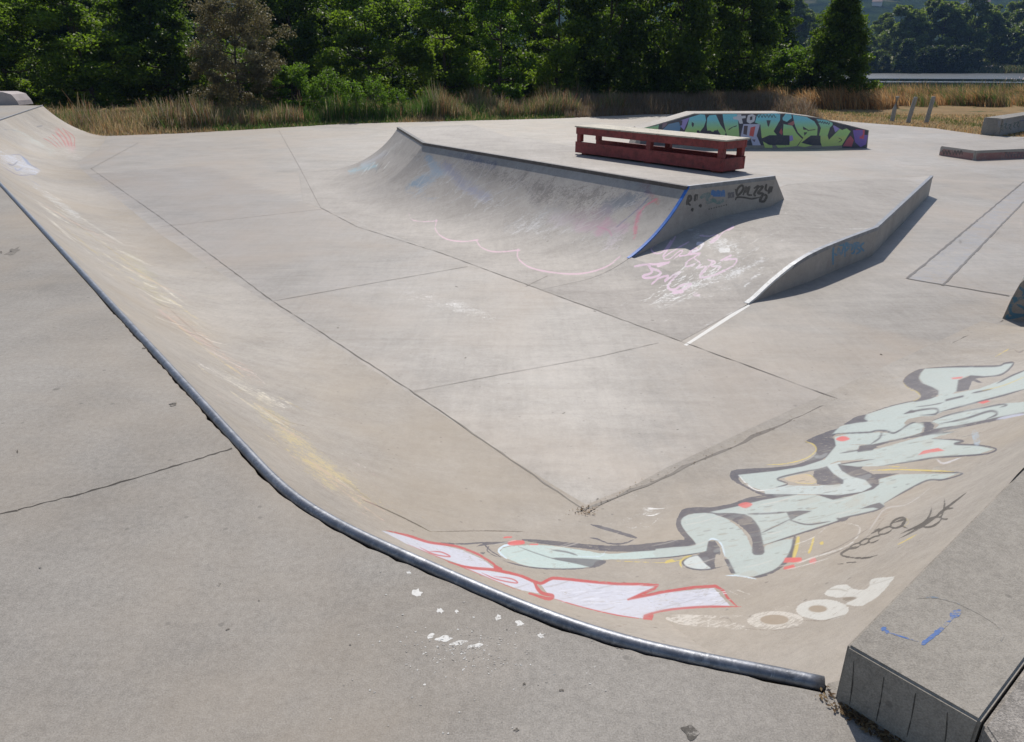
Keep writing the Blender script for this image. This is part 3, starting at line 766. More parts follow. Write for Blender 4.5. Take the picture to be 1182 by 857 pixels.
# graffiti 2: white and red letters under the coping
LW = (200, 202, 214); RR = (186, 62, 66)
P(z4([(255, 456), (310, 430), (440, 440), (772, 462), (650, 521), (800, 490), (1040, 468), (1115, 548), (1000, 556), (800, 576), (755, 590), (722, 608), (600, 592), (450, 558), (300, 514)]), LW, .94, 0)
S(z4([(250, 450), (310, 424), (440, 436), (600, 450), (785, 456), (720, 492), (650, 521)]), 3.4, RR, .95, sm=2, taper=.6); S(z4([(650, 521), (760, 497), (850, 480), (1048, 460), (1100, 510), (1145, 552)]), 3.6, RR, .95, sm=2, taper=.5)
S(z4([(1165, 554), (1000, 554), (850, 566), (770, 582), (735, 600)]), 2.8, RR, .95); P(z4([(715, 612), (722, 590), (760, 578), (768, 596), (760, 616)]), RR, .95, 0); S(z4([(730, 612), (600, 592), (450, 558), (300, 514)]), 1.4, RR, .95)
P(z7([(100, 112), (250, 143), (400, 182), (560, 222), (680, 275), (742, 325), (680, 332), (560, 308), (400, 252), (250, 192)]), LW, .94, 0)
S(z7([(130, 112), (250, 140), (370, 178), (520, 200), (640, 242), (735, 300), (775, 340)]), 3.0, RR, .95, taper=.15)
P(z7([(735, 300), (790, 325), (782, 345), (740, 338)]), RR, .95, 0)
P(z7([(560, 318), (740, 345), (880, 372), (960, 408), (1000, 470), (900, 452), (760, 402)]), LW, .94, 0)
S(z7([(480, 290), (600, 322), (740, 335), (880, 365), (970, 402), (1015, 410), (1080, 380), (1200, 392)]), 3.4, RR, .95, taper=.2)
S(z7([(968, 402), (990, 445), (1020, 470), (1072, 482), (1050, 500), (940, 468)]), 4.2, RR, .95, taper=.5)
S(z7([(320, 208), (400, 246), (490, 260), (440, 234), (370, 230)]), 1.5, RR, .9); S(z7([(670, 352), (760, 390), (870, 410), (840, 386), (740, 372)]), 1.5, RR, .9)
S(z7([(250, 190), (420, 262), (600, 335), (800, 420), (950, 478)]), 1.0, RR, .8)
S(z7([(440, 180), (560, 188), (690, 180), (830, 182)]), 1.5, DK, .85); S(z7([(680, 185), (720, 225), (780, 262)]), 1.4, DK, .8); P(z7([(650, 238), (692, 234), (680, 250)]), DK, .8, 0)
qp.n = 0
for k in range(60):
    t = rnd.random(); x = 640 + 190 * t; y = 690 + rnd.uniform(-10, 12) - 6 * t; L = rnd.uniform(5, 18)
    qp.stroke([(x, y), (x + L, y - L * .1 + rnd.uniform(-1, 1))], rnd.uniform(.4, .9), rnd.choice([(160, 160, 172), (170, 164, 160), (228, 230, 240)]), rnd.uniform(.5, .75))
# far left marks
z8 = lambda p: T(p, 0, 130, 9.525)
P(z8([(0, 470), (100, 470), (225, 470), (330, 580), (450, 640), (400, 680), (280, 680), (215, 690), (100, 640), (0, 580)]), (190, 194, 210), .36, 0)
S(z8([(100, 470), (225, 468), (330, 570), (450, 635)]), 1.0, (96, 104, 136), .85); S(z8([(0, 580), (110, 645), (215, 690), (400, 680)]), 1.0, (96, 100, 130), .85)
P(z8([(230, 480), (300, 520), (350, 590), (300, 570)]), (120, 136, 168), .8, 0); S(z8([(80, 560), (140, 580), (200, 535)]), 1.6, (90, 90, 104), .8); S(z8([(160, 600), (190, 640), (260, 600)]), 1.2, (100, 110, 150), .8)
S(z8([(220, 690), (330, 740), (450, 815)]), 1.0, (120, 120, 140), .7); S(z8([(400, 160), (470, 145)]), 2.0, (120, 118, 118), .9)
for a in range(7):
    S(z8([(470 + 42 * a + rnd.uniform(-8, 8), 280 - 26 * a if a < 5 else 150 + 20 * (a - 4)), (560 + 42 * a, 330 - 10 * a), (650 + 28 * a, 400 - 4 * a)]), 1.5, (170, 92, 92), .75)
S(z8([(0, 195), (120, 190), (220, 215)]), .7, (120, 118, 116), .8)
for k in range(90):
    t = rnd.random(); x0 = 20 + 380 * t; y0 = 205 + 330 * t ** 1.1 + rnd.uniform(-8, 70); L = rnd.uniform(25, 110); sl = rnd.uniform(.55, .95)
    qp.ink([(x0, y0), (x0 + L * .5, y0 + L * .5 * sl - L * .03), (x0 + L, y0 + L * sl * .85)], rnd.uniform(.6, 2.6), rnd.choice([(118, 108, 98), (150, 140, 128), (222, 216, 206), (196, 178, 132), (190, 160, 156), (222, 216, 206)]), rnd.uniform(.22, .45), .1)
for k in range(70):
    t = rnd.random(); x0 = 560 + 440 * t; y0 = 700 - 60 * t + rnd.uniform(-80, 50); L = rnd.uniform(10, 60)
    qp.ink([(x0, y0), (x0 + L * .5, y0 - L * .1), (x0 + L, y0 - L * .26)], rnd.uniform(.5, 1.6), rnd.choice([(118, 104, 92), (214, 206, 196), (140, 126, 112)]), rnd.uniform(.25, .45), .1)
for k in range(34):
    x0 = rnd.uniform(20, 300); y0 = 230 + (x0 - 20) * rnd.uniform(.9, 1.25); L = rnd.uniform(15, 60)
    S([(x0 + 20, y0 - 20), (x0 + 20 + L * .5, y0 - 20 + L * .28), (x0 + 20 + L, y0 - 20 + L * .42)], rnd.uniform(.4, 1.0), rnd.choice([(110, 104, 98), (130, 122, 114), (224, 218, 208)]), .6)
qp.lay_ink()
quarter = empty('quarter_pipe', (-1.28, 2.99, 0))
qp.build('ramp_surface', M_ramp, quarter, quarter.location)
# coping pipe
cp = [Vector(p) for p in [P3a, (-15.45, 24.2, DECK), (-13.95, 20.6, DECK), (-13.4, 19.2, DECK), (-12.6, 17.75, DECK)]] + [Vector((C1.x, C1.y, DECK)).lerp(Vector((C2.x, C2.y, DECK)), t) for t in (0, .5, .75, .9)]
cpl = [tuple(p) for p in cp]
near = smooth_line([tuple(p) for p in ([c0_] + cps)], 3)
PR = .0225
tube = MB().tube([(p[0], p[1], DECK - .004) for p in cpl] + [(p[0], p[1], DECK - .004) for p in near], PR, 20)
tube.build('coping_pipe', M_steel, quarter, quarter.location, smooth=True)
tag(quarter, 'long concrete quarter pipe with steel coping and pale green graffiti, left and front', 'skate ramp')

# ---- deck behind the coping ------------------------------------------------
lip = [Vector(p) for p in cpl] + [Vector(p) for p in near]
lp = []
for i, p in enumerate(lip):
    t = (lip[min(i + 1, len(lip) - 1)] - lip[max(i - 1, 0)]).normalized(); lp.append(p + Vector((t.y, -t.x, 0)) * -.0)
# the deck lies on the right-hand side of the walking direction (away from the flat)
def offs(i, d):
    t = (lip[min(i + 1, len(lip) - 1)] - lip[max(i - 1, 0)]); t.z = 0; t.normalize(); return lip[i] + Vector((t.y, -t.x, 0)) * d
fine = []
for a, b in zip(range(len(lip) - 1), range(1, len(lip))):
    pa, pb = offs(a, .026), offs(b, .026); n = max(1, int((pb - pa).length / (.03 if pa.y < 6 else .5)))
    for k in range(n): fine.append(pa.lerp(pb, k / n))
fine.append(offs(len(lip) - 1, .026))
dk = Surf(); inner = []
for i, p in enumerate(fine):
    t = (fine[min(i + 1, len(fine) - 1)] - fine[max(i - 1, 0)]).normalized(); nrm = Vector((t.y, -t.x, 0))
    j = (abs(rnd.gauss(0, .0028)) + .003 * math.sin(i * .37) + .002 * math.sin(i * 1.7)) if p.y < 5 else 0
    inner.append(p + nrm * j)
cols = []
for i, p in enumerate(inner):
    t = (fine[min(i + 1, len(fine) - 1)] - fine[max(i - 1, 0)]).normalized(); nrm = Vector((t.y, -t.x, 0)); nrm = Vector((-.8, -.6, 0)) if p.y < 18 and p.y > 3.2 else nrm
    out_ = Vector((-14, -6, 0))
    tgt = Vector((-26, p.y + 1.0, DECK)) if p.y > 10 else None
    if tgt is None:
        f = (p - inner[-1]).length
        tgt = Vector((p.x * 1.6 - 9, p.y - 7.5, DECK)) if p.x < .2 else Vector((p.x * 1.2 - 8 * (1 - min(1, max(0, (p.x - .2) / .7))), -5, DECK))
    col_ = [(p.x, p.y, DECK - .035), (p.x, p.y, DECK - .006), (p.x + nrm.x * .006, p.y + nrm.y * .006, DECK)]
    for u in (.01, .03, .08, .2, .5, 1.0): col_.append((p.x + (tgt.x - p.x) * u, p.y + (tgt.y - p.y) * u, DECK))
    cols.append(col_)
dk.grid(np.array(cols), smooth=False)
# the deck right of the coping, under and beyond the ledge
pe = inner[-1]
dk.faces([(pe.x, pe.y, DECK), cols[-1][-1], (6, -5, DECK), (6, 1.0, DECK), (1.2, 1.62, DECK), (pe.x + .02, pe.y + .03, DECK)], [(0, 1, 2, 3, 4, 5)])
dk.freeze(); dk.o0 = .0002; dk.os = .000004
CR = (40, 34, 28)
dk.line3([at(-60, 611, DECK), at(0, 594, DECK), at(90, 571, DECK), at(170, 548, DECK), at(268, 518, DECK)], .008, CR, 1, z=.001, jit=.55, seg=.025)
for x, y, rx, ry in ((482, 685, 5, 4), (508, 705, 3.5, 2.5), (527, 706, 2, 1.5), (575, 713, 4, 2.5), (497, 734, 4, 3), (512, 738, 9, 3.2), (530, 742, 10, 3), (548, 746, 8, 2.4), (600, 720, 5, 3), (625, 734, 3.5, 2.4), (472, 661, 2.5, 1.5), (490, 790, 1.6, 1.2)):
    dk.dab(x, y, rx, ry, (236, 234, 228), .82, rnd.uniform(-.3, .5), 12, .45)
for k in range(190):
    x = rnd.gauss(540, 42); y = 752 + rnd.gauss(0, 15) + (x - 545) * .05
    dk.dab(x, y, rnd.uniform(.4, 1.5), rnd.uniform(.3, .9), (214, 212, 206), rnd.uniform(.5, .9), rnd.uniform(-.5, .5), 7, .4)
for k in range(60):
    dk.dab(rnd.uniform(380, 700), rnd.uniform(660, 850), rnd.uniform(.6, 1.5), rnd.uniform(.4, 1.1), (206, 204, 198), rnd.uniform(.5, .75), 0, 6, .4)
for k in range(12):
    y = 260 + 580 * rnd.random(); x = rnd.uniform(0, min(850, (y - 200) * 1.2)); dk.dab(x, y, rnd.uniform(.8, 3.0), rnd.uniform(.6, 1.8), (78, 70, 62), rnd.uniform(.5, .9), rnd.uniform(-.4, .4), 8, .4)
for x, y, rx, ry, c in ((797, 846, 10, 7, (62, 58, 52)), (648, 797, 2.5, 1.5, (80, 74, 66)), (200, 467, 5, 1.6, (86, 80, 72)), (15, 290, 8, 3, (110, 104, 96)), (718, 747, 6, 3, (96, 78, 66)), (605, 790, 2, 1.2, (70, 64, 56)), (596, 843, 3, 2, (80, 74, 66))):
    dk.dab(x, y, rx, ry, c, .85, rnd.uniform(-.4, .4), 12, .5)
o = dk.build('deck', M_deck); tag(o, 'rough grey concrete deck in the foreground beside the coping', 'deck', kind='structure')
# ---- the raised ledge at the right --------------------------------------------
E0 = at(977.5, 744.5, BLK); E1 = at(1132, 833, BLK); far1 = A0 + dirb * 7.6; cr1 = at(1182, 765, BLK)
dc = (cr1 - E1).normalized()
led = MB()
plan = [E0, E1, E1 + dc * 7.5, far1]
bm_led = Surf()
def bevel_prism(plan, z0, z1, b, sub=.06):
    mb = MB().prism([(p[0], p[1]) for p in plan], z0, z1, b, 3); return mb
led = bevel_prism(plan, DECK - .3, BLK, .007)
lg = Surf(); lg.faces(led.V, led.F)
# fine rough arris along the ledge's front and left edge
lg.freeze()
z9 = lambda p: T(p, 880, 600, 3.334)
for x0, y0, x1, y1 in ((352, 545, 336, 712), (468, 606, 438, 776), (590, 668, 556, 836), (712, 742, 698, 890)):
    lg.stroke(z9([(x0, y0), ((x0 + x1) / 2 + 3, (y0 + y1) / 2), (x1, y1)]), 1.3, (40, 36, 32), 1, jit=.6, taper=.7)
DB = (58, 54, 50)
BU = (44, 104, 178)
lg.stroke(z9([(462, 418), (480, 432), (540, 452), (600, 470)]), 1.6, BU, .62); lg.dab(*z9([(466, 420)])[0], 3.4, 2.6, BU, .8); lg.dab(*z9([(480, 432)])[0], 2.6, 2.2, BU, .75)
lg.stroke(z9([(750, 358), (700, 410), (660, 445), (618, 478)]), 4.2, BU, .7, taper=.8, jit=.3); lg.dab(*z9([(745, 362)])[0], 7, 4.6, BU, .82, -.5); lg.dab(*z9([(672, 434)])[0], 4.4, 3, BU, .8, -.5); lg.dab(*z9([(625, 472)])[0], 4.4, 2.6, BU, .8, -.5)
lg.stroke(z9([(600, 304), (660, 300), (740, 318), (840, 365), (900, 405), (925, 440), (915, 465)]), 1.8, (96, 122, 146), .55, jit=.4); lg.stroke(z9([(915, 415), (926, 445), (918, 468)]), 2.6, BU, .6)
ledge = lg.build('concrete_ledge', M_ledge, origin=(E0.x, E0.y, DECK))
tag(ledge, 'raised grey concrete ledge at lower right with blue spray mark on its top', 'ledge')
# slab behind it, over a gap with soil in it
g0 = .006; nn = Vector((dc.y, -dc.x, 0))
q0 = E1 + nn * g0 + dc * .0
sl = MB().prism([q0, q0 + Vector((-.03, -.9, 0)), q0 + Vector((3.2, -.9, 0)), q0 + nn * 3.5 + dc * 7.5, q0 + dc * 7.5], DECK - .3, BLK - .004, .008, 3)
sf = Surf(); sf.faces(sl.V, sl.F); sf.freeze()
o = sf.build('side_slab', concrete('pale_aggregate', (.33, .30, .265), .3, .8, .3, .8, .2, .7, gum=False, seed=31), origin=(q0.x, q0.y, DECK))
tag(o, 'pale pebbly concrete slab beyond the crack at the lower right corner', 'slab')

# ------------------------------------------------------------------ funbox with its quarter pipe side
RB = 2.4
P1, P2, P3_, P4, P5, P6 = (sn(-6.72, 8.05, BOX), sn(-13.78, 8.07, BOX), sn(-17.44, 9.47, BOX), sn(-16.98, 11.42, BOX), sn(-13.77, 10.23, BOX), sn(-6.58, 9.80, BOX))
fb = Surf()
Lq = math.sqrt(RB * RB - (RB - BOX) ** 2)
F1 = P1 - Vector((.8, .6, 0)) * Lq; F1.z = 0
d23 = (P3_ - P2).normalized(); n23 = Vector((d23.y, -d23.x, 0)); n23 = n23 if n23.x < 0 else -n23
F3 = P3_ + n23 * Lq; F3.z = 0
nb2 = (Vector((-.8, -.6, 0)) + n23).normalized(); F2 = P2 + nb2 * (Lq / nb2.dot(n23)); F2.z = 0
rows = []
for (a, fa), (b, fb_) in (((P1, F1), (P2, F2)), ((P2, F2), (P3_, F3))):
    n = int((b - a).length / .018)
    seg = []
    for k in range(n + 1):
        t = k / n; C = a.lerp(b, t); F = fa.lerp(fb_, t); seg.append([])
        ap = (F - Vector((C.x, C.y, 0))).normalized() * .612
        for q in [1 - v / 36 for v in range(36)]: seg[-1].append((F.x + ap.x * q, F.y + ap.y * q, 0.0005 if q == 1 else .0022))
        for q in range(131):
            u, z = arc_profile(Lq, BOX, q / 130); p = F.lerp(Vector((C.x, C.y, 0)), u); seg[-1].append((p.x, p.y, z + .0022))
    fb.grid(np.array(seg), flip=True)
top = [P1, P2, P3_, P4, P5, P6]
fb.faces(top, [(5, 4, 3, 2, 1, 0)])
# side wall on the right, following the curve, and sloping back
prof = [(F1.x, F1.y, 0)] + [tuple(F1.lerp(Vector((P1.x, P1.y, 0)), arc_profile(Lq, BOX, q / 30)[0])[:2]) + (arc_profile(Lq, BOX, q / 30)[1],) for q in range(1, 31)]
K1 = P6 + Vector((.8, .6, 0)) * 1.35 + Vector((0, 0, -BOX)); K1 = P6 + (sn(-7.05, 11.25, 0) - P6) 
low = [(p[0], p[1], -.02) for p in prof]
for a in range(len(prof) - 1): fb.faces([low[a], low[a + 1], prof[a + 1], prof[a]], [(0, 1, 2, 3)])
fb.faces([(P1.x, P1.y, -.02), (P6.x, P6.y, -.02), tuple(P6), tuple(P1)], [(0, 1, 2, 3)]); fb.faces([(P6.x, P6.y, -.02), tuple(K1), tuple(P6)], [(0, 1, 2)])
K5 = P5 + Vector((.8, .6, 0)) * 1.35; K5.z = 0; K4 = P4 + Vector((.6, .75, 0)) * 1.5; K4.z = 0
fb.faces([P6, K1, K5, P5, K4, P4], [(0, 1, 2, 3), (3, 2, 4, 5)])
e3 = [F3.lerp(Vector((P3_.x, P3_.y, 0)), arc_profile(Lq, BOX, q / 20)[0]) + Vector((0, 0, arc_profile(Lq, BOX, q / 20)[1])) for q in range(21)]
fb.faces([Vector((p.x, p.y, -.02)) for p in e3] + e3, [(k, k + 1, 22 + k, 21 + k) for k in range(20)]); fb.faces([P3_, P4, K4, Vector((P3_.x, P3_.y, -.02))], [(0, 1, 2, 3)])
fb.freeze(); fb.k = 1.05
fb.soft([
    ([(495, 182), (505, 200), (485, 215)], 13, (84, 124, 152), .6), ([(515, 190), (535, 215), (560, 228)], 12, (88, 98, 142), .5), ([(470, 222), (500, 232)], 9, (96, 130, 160), .42), ([(470, 215), (490, 205)], 9, (100, 130, 150), .5), ([(520, 178), (570, 190)], 10, (100, 110, 140), .4),
    ([(405, 198), (432, 192)], 9, (140, 178, 190), .6), ([(420, 190), (445, 178)], 7, (140, 140, 150), .5),
    ([(500, 200), (620, 260), (700, 270)], 34, (200, 198, 196), .34), ([(590, 270), (640, 250)], 24, (206, 204, 202), .3),
    ([(700, 240), (745, 225)], 14, (96, 118, 140), .55), ([(668, 262), (720, 262)], 12, (190, 140, 160), .55), ([(690, 270), (702, 255)], 7, (200, 130, 160), .6),
    ([(738, 245), (732, 275)], 6, (206, 92, 120), .62), ([(745, 215), (760, 235)], 10, (170, 120, 110), .5), ([(640, 255), (700, 245)], 14, (170, 130, 150), .35),
    ([(560, 176), (760, 214)], 9, (70, 66, 70), .35), ([(540, 195), (620, 215), (720, 232)], 34, (110, 104, 100), .55), ([(455, 175), (480, 180)], 12, (120, 116, 106), .5), ([(620, 230), (700, 262)], 26, (104, 98, 94), .4),  # dark band under the coping paints in its shadow; grey blobs darken the face
    ([(420, 190), (470, 160)], 6, (216, 214, 208), .4), ([(740, 240), (700, 290)], 14, (200, 180, 190), .35),
    ([(720, 215), (790, 205)], 6, (190, 190, 190), .3),
])
PK = (214, 178, 192)
fbs = lambda pts, w, c, A=.8, **k: fb.ink(pts, w, c, A)
fbs([(472, 246), (476, 254), (490, 256), (505, 255)], 1.3, PK, .7); fbs([(504, 254), (503, 266), (515, 276), (535, 279), (552, 277)], 2.0, PK, .85); fbs([(550, 278), (556, 286), (572, 291), (600, 289)], 2.0, PK, .85)
fbs([(598, 288), (598, 298), (612, 309), (640, 315), (672, 316), (700, 308), (716, 296)], 2.3, PK, .85)
for k in range(230):
    x = rnd.uniform(470, 740); y = 190 + (x - 470) * .13 + rnd.uniform(0, 80); a = rnd.uniform(-1.1, -.3); L = rnd.uniform(6, 28)
    fbs([(x, y), (x + L * .5 * math.cos(a), y + L * .5 * math.sin(a) + rnd.uniform(-1, 1)), (x + L * math.cos(a), y + L * math.sin(a))], rnd.uniform(.3, .65), rnd.choice([(200, 196, 192), (186, 182, 178), (186, 182, 178), (116, 110, 106)]), rnd.uniform(.45, .7))
for k in range(24):
    x = rnd.uniform(415, 465); y = 215 - (x - 400) * .6 + rnd.uniform(-6, 14); L = rnd.uniform(6, 18)
    fbs([(x, y), (x + L * .62, y - L * .8)], rnd.uniform(.5, .9), rnd.choice([(214, 212, 204), (110, 104, 98)]), .6)
fbs([(712, 262), (740, 238), (748, 228)], 1.3, (86, 100, 130), .7); fbs([(690, 262), (702, 266), (706, 272)], 1.6, (190, 120, 150), .8)
fbs([(733, 262), (736, 250), (745, 238), (758, 230)], 2.2, (206, 110, 128), .6)
fb.lay_ink()
# blue stripe down the curved edge
stripe = Surf()
z10 = lambda p: T(p, 780, 190, 8.443)
def fbt(pts, w=2.0, c=BK, A=.92): fb.stroke(z10(pts), w * 1.45, c, min(.98, A * 1.06), taper=.6, sm=4)
fbt([(105, 395), (118, 340), (130, 300)]); fbt([(112, 330), (140, 305), (148, 340), (118, 372), (145, 400)]); fbt([(185, 360), (190, 315), (205, 290)]); fbt([(205, 350), (215, 290)], 1.2)
fbt([(150, 450), (165, 430), (160, 460)], 1.6); fbt([(225, 410), (245, 395), (240, 420)], 1.6); fbt([(240, 330), (280, 300), (330, 290), (300, 330), (340, 360)], 3.0, (96, 128, 128), .7); fbt([(300, 380), (360, 350), (420, 370), (470, 345)], 3.2, (90, 128, 124), .62)
for k in range(7): fbt([(350 + 17 * k, 300 - (k % 2) * 12), (362 + 17 * k, 255 + (k % 3) * 8), (372 + 17 * k, 315)], 2.0, (52, 116, 176), .85)
fb.poly(z10([(505, 275), (570, 268), (570, 322), (508, 330)]), (84, 84, 92), .75, far=1)
fbt([(580, 240), (590, 260), (600, 300), (640, 270), (660, 225), (640, 205), (605, 235), (595, 280)], 1.8); fbt([(655, 300), (690, 215), (680, 270), (720, 215), (700, 290), (745, 300)], 1.8); fbt([(760, 235), (810, 210), (765, 285), (780, 310)], 1.8)
fbt([(790, 225), (850, 215), (800, 280), (850, 285), (820, 350), (860, 360), (885, 310), (850, 300), (815, 370)], 2.0); fbt([(885, 190), (875, 240), (890, 260)], 1.8); fbt([(895, 270), (925, 215), (905, 285), (935, 225)], 1.7); fbt([(943, 215), (930, 270)], 1.8)
fbt([(580, 350), (600, 320), (680, 325), (740, 335), (820, 320)], 1.4)
for a in range(8): fbt([(320 + 24 * a, 440 - 6 * a), (330 + 24 * a, 432 - 6 * a)], 1.4, BK, .8)
funbox = empty('funbox', tuple(sn(-10, 9, 0)))
fb.build('box_body', M_box, funbox, funbox.location)
# painted stripe and steel angle
def ribbon_obj(name, mat, A, B, parent, origin, thick=.006):
    V = []; F = []; m = len(A)
    for a, b in zip(A, B):
        a = Vector(a); b = Vector(b); V += [tuple(a), tuple(b), tuple(a - Vector((0, 0, thick))), tuple(b - Vector((0, 0, thick)))]
    for i in range(m - 1):
        k = 4 * i; q = k + 4
        F += [(k, k + 1, q + 1, q), (k + 2, q + 2, q + 3, k + 3), (k, q, q + 2, k + 2), (k + 1, k + 3, q + 3, q + 1)]
    F += [(0, 2, 3, 1), (4 * m - 4, 4 * m - 3, 4 * m - 1, 4 * m - 2)]
    return mesh_obj(name, V, F, mat, parent, origin)
sd = Vector((.6, -.8, 0))
A_ = []; B_ = []
for q in range(0, 28):
    u, z = arc_profile(Lq, BOX, (17.6 + q * 27.4 / 27) / 45); p = F1.lerp(Vector((P1.x, P1.y, 0)), u)
    A_.append(Vector((p.x, p.y, z + .008)) - sd * .035); B_.append(Vector((p.x, p.y, z + .008)) + sd * .012)
ribbon_obj('painted_edge', M_bluep, A_, B_, funbox, funbox.location, .02)
def edge_bar(name, pts, w, h, mat, parent, inward, origin):
    V = []; F = []
    for p in pts:
        p = Vector(p); i_ = inward
        V += [tuple(p + Vector((0, 0, .004)) - i_ * .004), tuple(p + i_ * w + Vector((0, 0, .004))), tuple(p + i_ * w - Vector((0, 0, .01))), tuple(p - i_ * .004 - Vector((0, 0, h)))]
    for k in range(len(pts) - 1):
        a = 4 * k; b = a + 4
        for j in range(4): F.append((a + j, a + (j + 1) % 4, b + (j + 1) % 4, b + j))
    F += [(0, 1, 2, 3), (4 * len(pts) - 1, 4 * len(pts) - 2, 4 * len(pts) - 3, 4 * len(pts) - 4)]
    return mesh_obj(name, V, F, mat, parent, origin)
M_darkst = plain('dark_steel', (.09, .085, .085), .45, .5, .3, 9, bump=.1, second=(.2, .19, .18), thr=(.6, .7))
edge_bar('steel_edge', [P1 - Vector((.8, .6, 0)) * .035, P2 - nb2 * -.035, P3_ + n23 * .035], .075, .07, M_darkst, funbox, Vector((.8, .6, 0)), funbox.location)
edge_bar('side_edge', [P1 + Vector((0, 0, .003)), P6 + Vector((0, 0, .003))], .05, .05, M_edge, funbox, -sd, funbox.location)
tag(funbox, 'concrete funbox carrying the red bench, with a curved shaded side and a blue painted edge', 'funbox')

# ---- red grind bench on the funbox -----------------------------------------------
bA = at(664, 178, BOX); bB = at(833, 201, BOX)
bdir = (bB - bA); blen = bdir.length; bdir.normalize(); bang = math.atan2(bdir.y, bdir.x)
bench = empty('grind_bench', tuple(bA), bang)
DB_ = .56
def bpart(name, boxes, mat, b=.004):
    mb = MB()
    for x in boxes: mb.box(*x, b)
    Mx = Matrix.Translation(bA) @ Matrix.Rotation(bang, 4, 'Z')
    mb.V = [tuple(Mx @ Vector(v)) for v in mb.V]
    return mb.build(name, mat, bench, tuple(bA))
bpart('top_board', [(-.02, blen + .03, -.02, DB_ + .03, .468, .49)], M_board)
bpart('upper_rail', [(0, blen, 0, .04, .352, .466)], M_red); bpart('upper_rail', [(0, blen, DB_ - .04, DB_, .352, .466)], M_red)
bpart('upper_end_board', [(blen - .04, blen - .002, .042, DB_ - .042, .352, .466)], M_red); bpart('upper_end_board', [(.002, .04, .042, DB_ - .042, .352, .466)], M_red)
lower = bpart('lower_rail', [(-.01, blen, 0, .04, .03, .222)], M_red); bpart('lower_rail', [(-.01, blen, DB_ - .04, DB_, .03, .222)], M_red)
bpart('lower_end_board', [(blen - .04, blen - .002, .042, DB_ - .042, .03, .215)], M_red); bpart('lower_shelf', [(0.04, blen - .045, .042, DB_ - .042, .04, .06)], M_red)
for x in (.02, blen * .52, blen - .12):
    for y in (.005, DB_ - .085):
        bpart('post', [(x, x + .1, y + .001, y + .08, .2225, .3515)], M_red)
for x in (.1, blen * .5, blen - .25):
    bpart('foot_block', [(x, x + .14, .06, DB_ - .06, 0, .039)], M_red)
st_m = plain('pale_sticker', (.7, .6, .58), .6, 0, .3, 30)
Mx = Matrix.Translation(bA) @ Matrix.Rotation(bang, 4, 'Z')
for fx, zz, w, h in tuple((rnd.random() * .97, rnd.choice((rnd.uniform(.04, .21), rnd.uniform(.35, .45))), rnd.uniform(.008, .03), rnd.uniform(.006, .018)) for _ in range(46)) + ((.62, .12, .05, .05), (.72, .135, .075, .03), (.78, .11, .02, .06), (.815, .12, .05, .02), (.865, .17, .06, .04), (.90, .12, .03, .02), (.935, .14, .09, .06), (.42, .16, .03, .02), (.12, .40, .05, .02), (.25, .41, .05, .03), (.43, .40, .05, .025), (.51, .40, .03, .02), (.97, .39, .05, .03), (.30, .10, .02, .02), (.55, .18, .02, .015)):
    V = [(fx * blen, -.0025, zz), (fx * blen + w, -.0025, zz + .008), (fx * blen + w * .9, -.0025, zz + h), (fx * blen + w * .1, -.0025, zz + h * .9)]
    mb = MB(); mb.add([tuple(Mx @ Vector(v)) for v in V], [(0, 1, 2, 3)]); mb.build('sticker', st_m, lower, tuple(bA))
tag(bench, 'long red wooden grind bench with grey top standing on the funbox', 'bench')

# ---- low ramp with kinked side wall -------------------------------------------------
lr = Surf(); NU = 150; lr.tone = lambda V: np.where(V[:, 0] * .8 + V[:, 1] * .6 < 7.6, -.07, .03)  # front slope toned darker, top lighter: the hump's shading put into the colour
nl = [5.49, 6.2, 6.6, 7.02, 7.5, 8.0, 8.4, 8.8, 9.5, 10.3]; zl = [0, .012, .045, .165, .285, .39, .465, .53, .575, .59]
nr = [5.49, 6.4, 6.9, 7.12, 7.45, 7.8, 8.15, 8.5, 9.2, 10.36]; zr = [0, .002, .004, .02, .15, .265, .35, .39, .405, .41]
Apt = at(1010, 263, .41); Bpt = at(1077, 203, .41); Bp2 = at(1052, 199.5, .41); Qp = at(908, 213, .52)
def s_right(n): return np.interp(n, [5.49, 7.1, 8.5, 10.36], [-4.5, -4.86, -4.97, (Apt.x * .6 - Apt.y * .8)])
rows = []; redge = []
for t in np.linspace(0, 9, 300):
    n1 = np.interp(t, range(10), nl); n2 = np.interp(t, range(10), nr)
    # smooth heights
    def sm(nv, ns, zs):
        return np.mean([np.interp(nv + d, ns, zs) for d in (-.25, -.12, 0, .12, .25)])
    a = sn(-6.712 - .238 * min(1, max(0, (n1 - 7.0) / .25)), n1, (RB - math.sqrt(RB * RB - max(0, n1 - (8.05 - Lq)) ** 2) + .0032) if n1 < 7.0 else min(sm(n1, nl, zl), .176 + (n1 - 7.0) * .40) if n1 < 7.6 else sm(n1, nl, zl)); zb = sm(n2, nr, zr) if n2 > 7.6 else np.mean([np.interp(n2 + d, nr, zr) for d in (-.08, 0, .08)])
    a.z = max(a.z, .0022); b = sn(s_right(n2), n2, max(zb, .0022)); redge.append(b); r = []
    for u in np.linspace(0, 1, NU):
        w = u * u * (3 - 2 * u) * .6 + u * .4
        r.append((a.x + (b.x - a.x) * u, a.y + (b.y - a.y) * u, a.z + (b.z - a.z) * w))
    rows.append(r)
lr.grid(np.array(rows), flip=True)
last = rows[-1]; Lp = Vector(last[0]); Rp = Vector(last[-1])
r2 = []
for v in np.linspace(0, 1, 24):
    a = Lp.lerp(Qp, v); b = Rp.lerp(Bpt, v); c = Rp.lerp(Bp2, v); r = []
    for u in np.linspace(0, 1, NU):
        q = a.lerp(c, u) if v > 0 else Vector(last[int(round(u * (NU - 1)))])
        q = a.lerp(b, u); q.z = a.z + (b.z - a.z) * (u * u * (3 - 2 * u) * .6 + u * .4); r.append(tuple(q))
    r2.append(r)
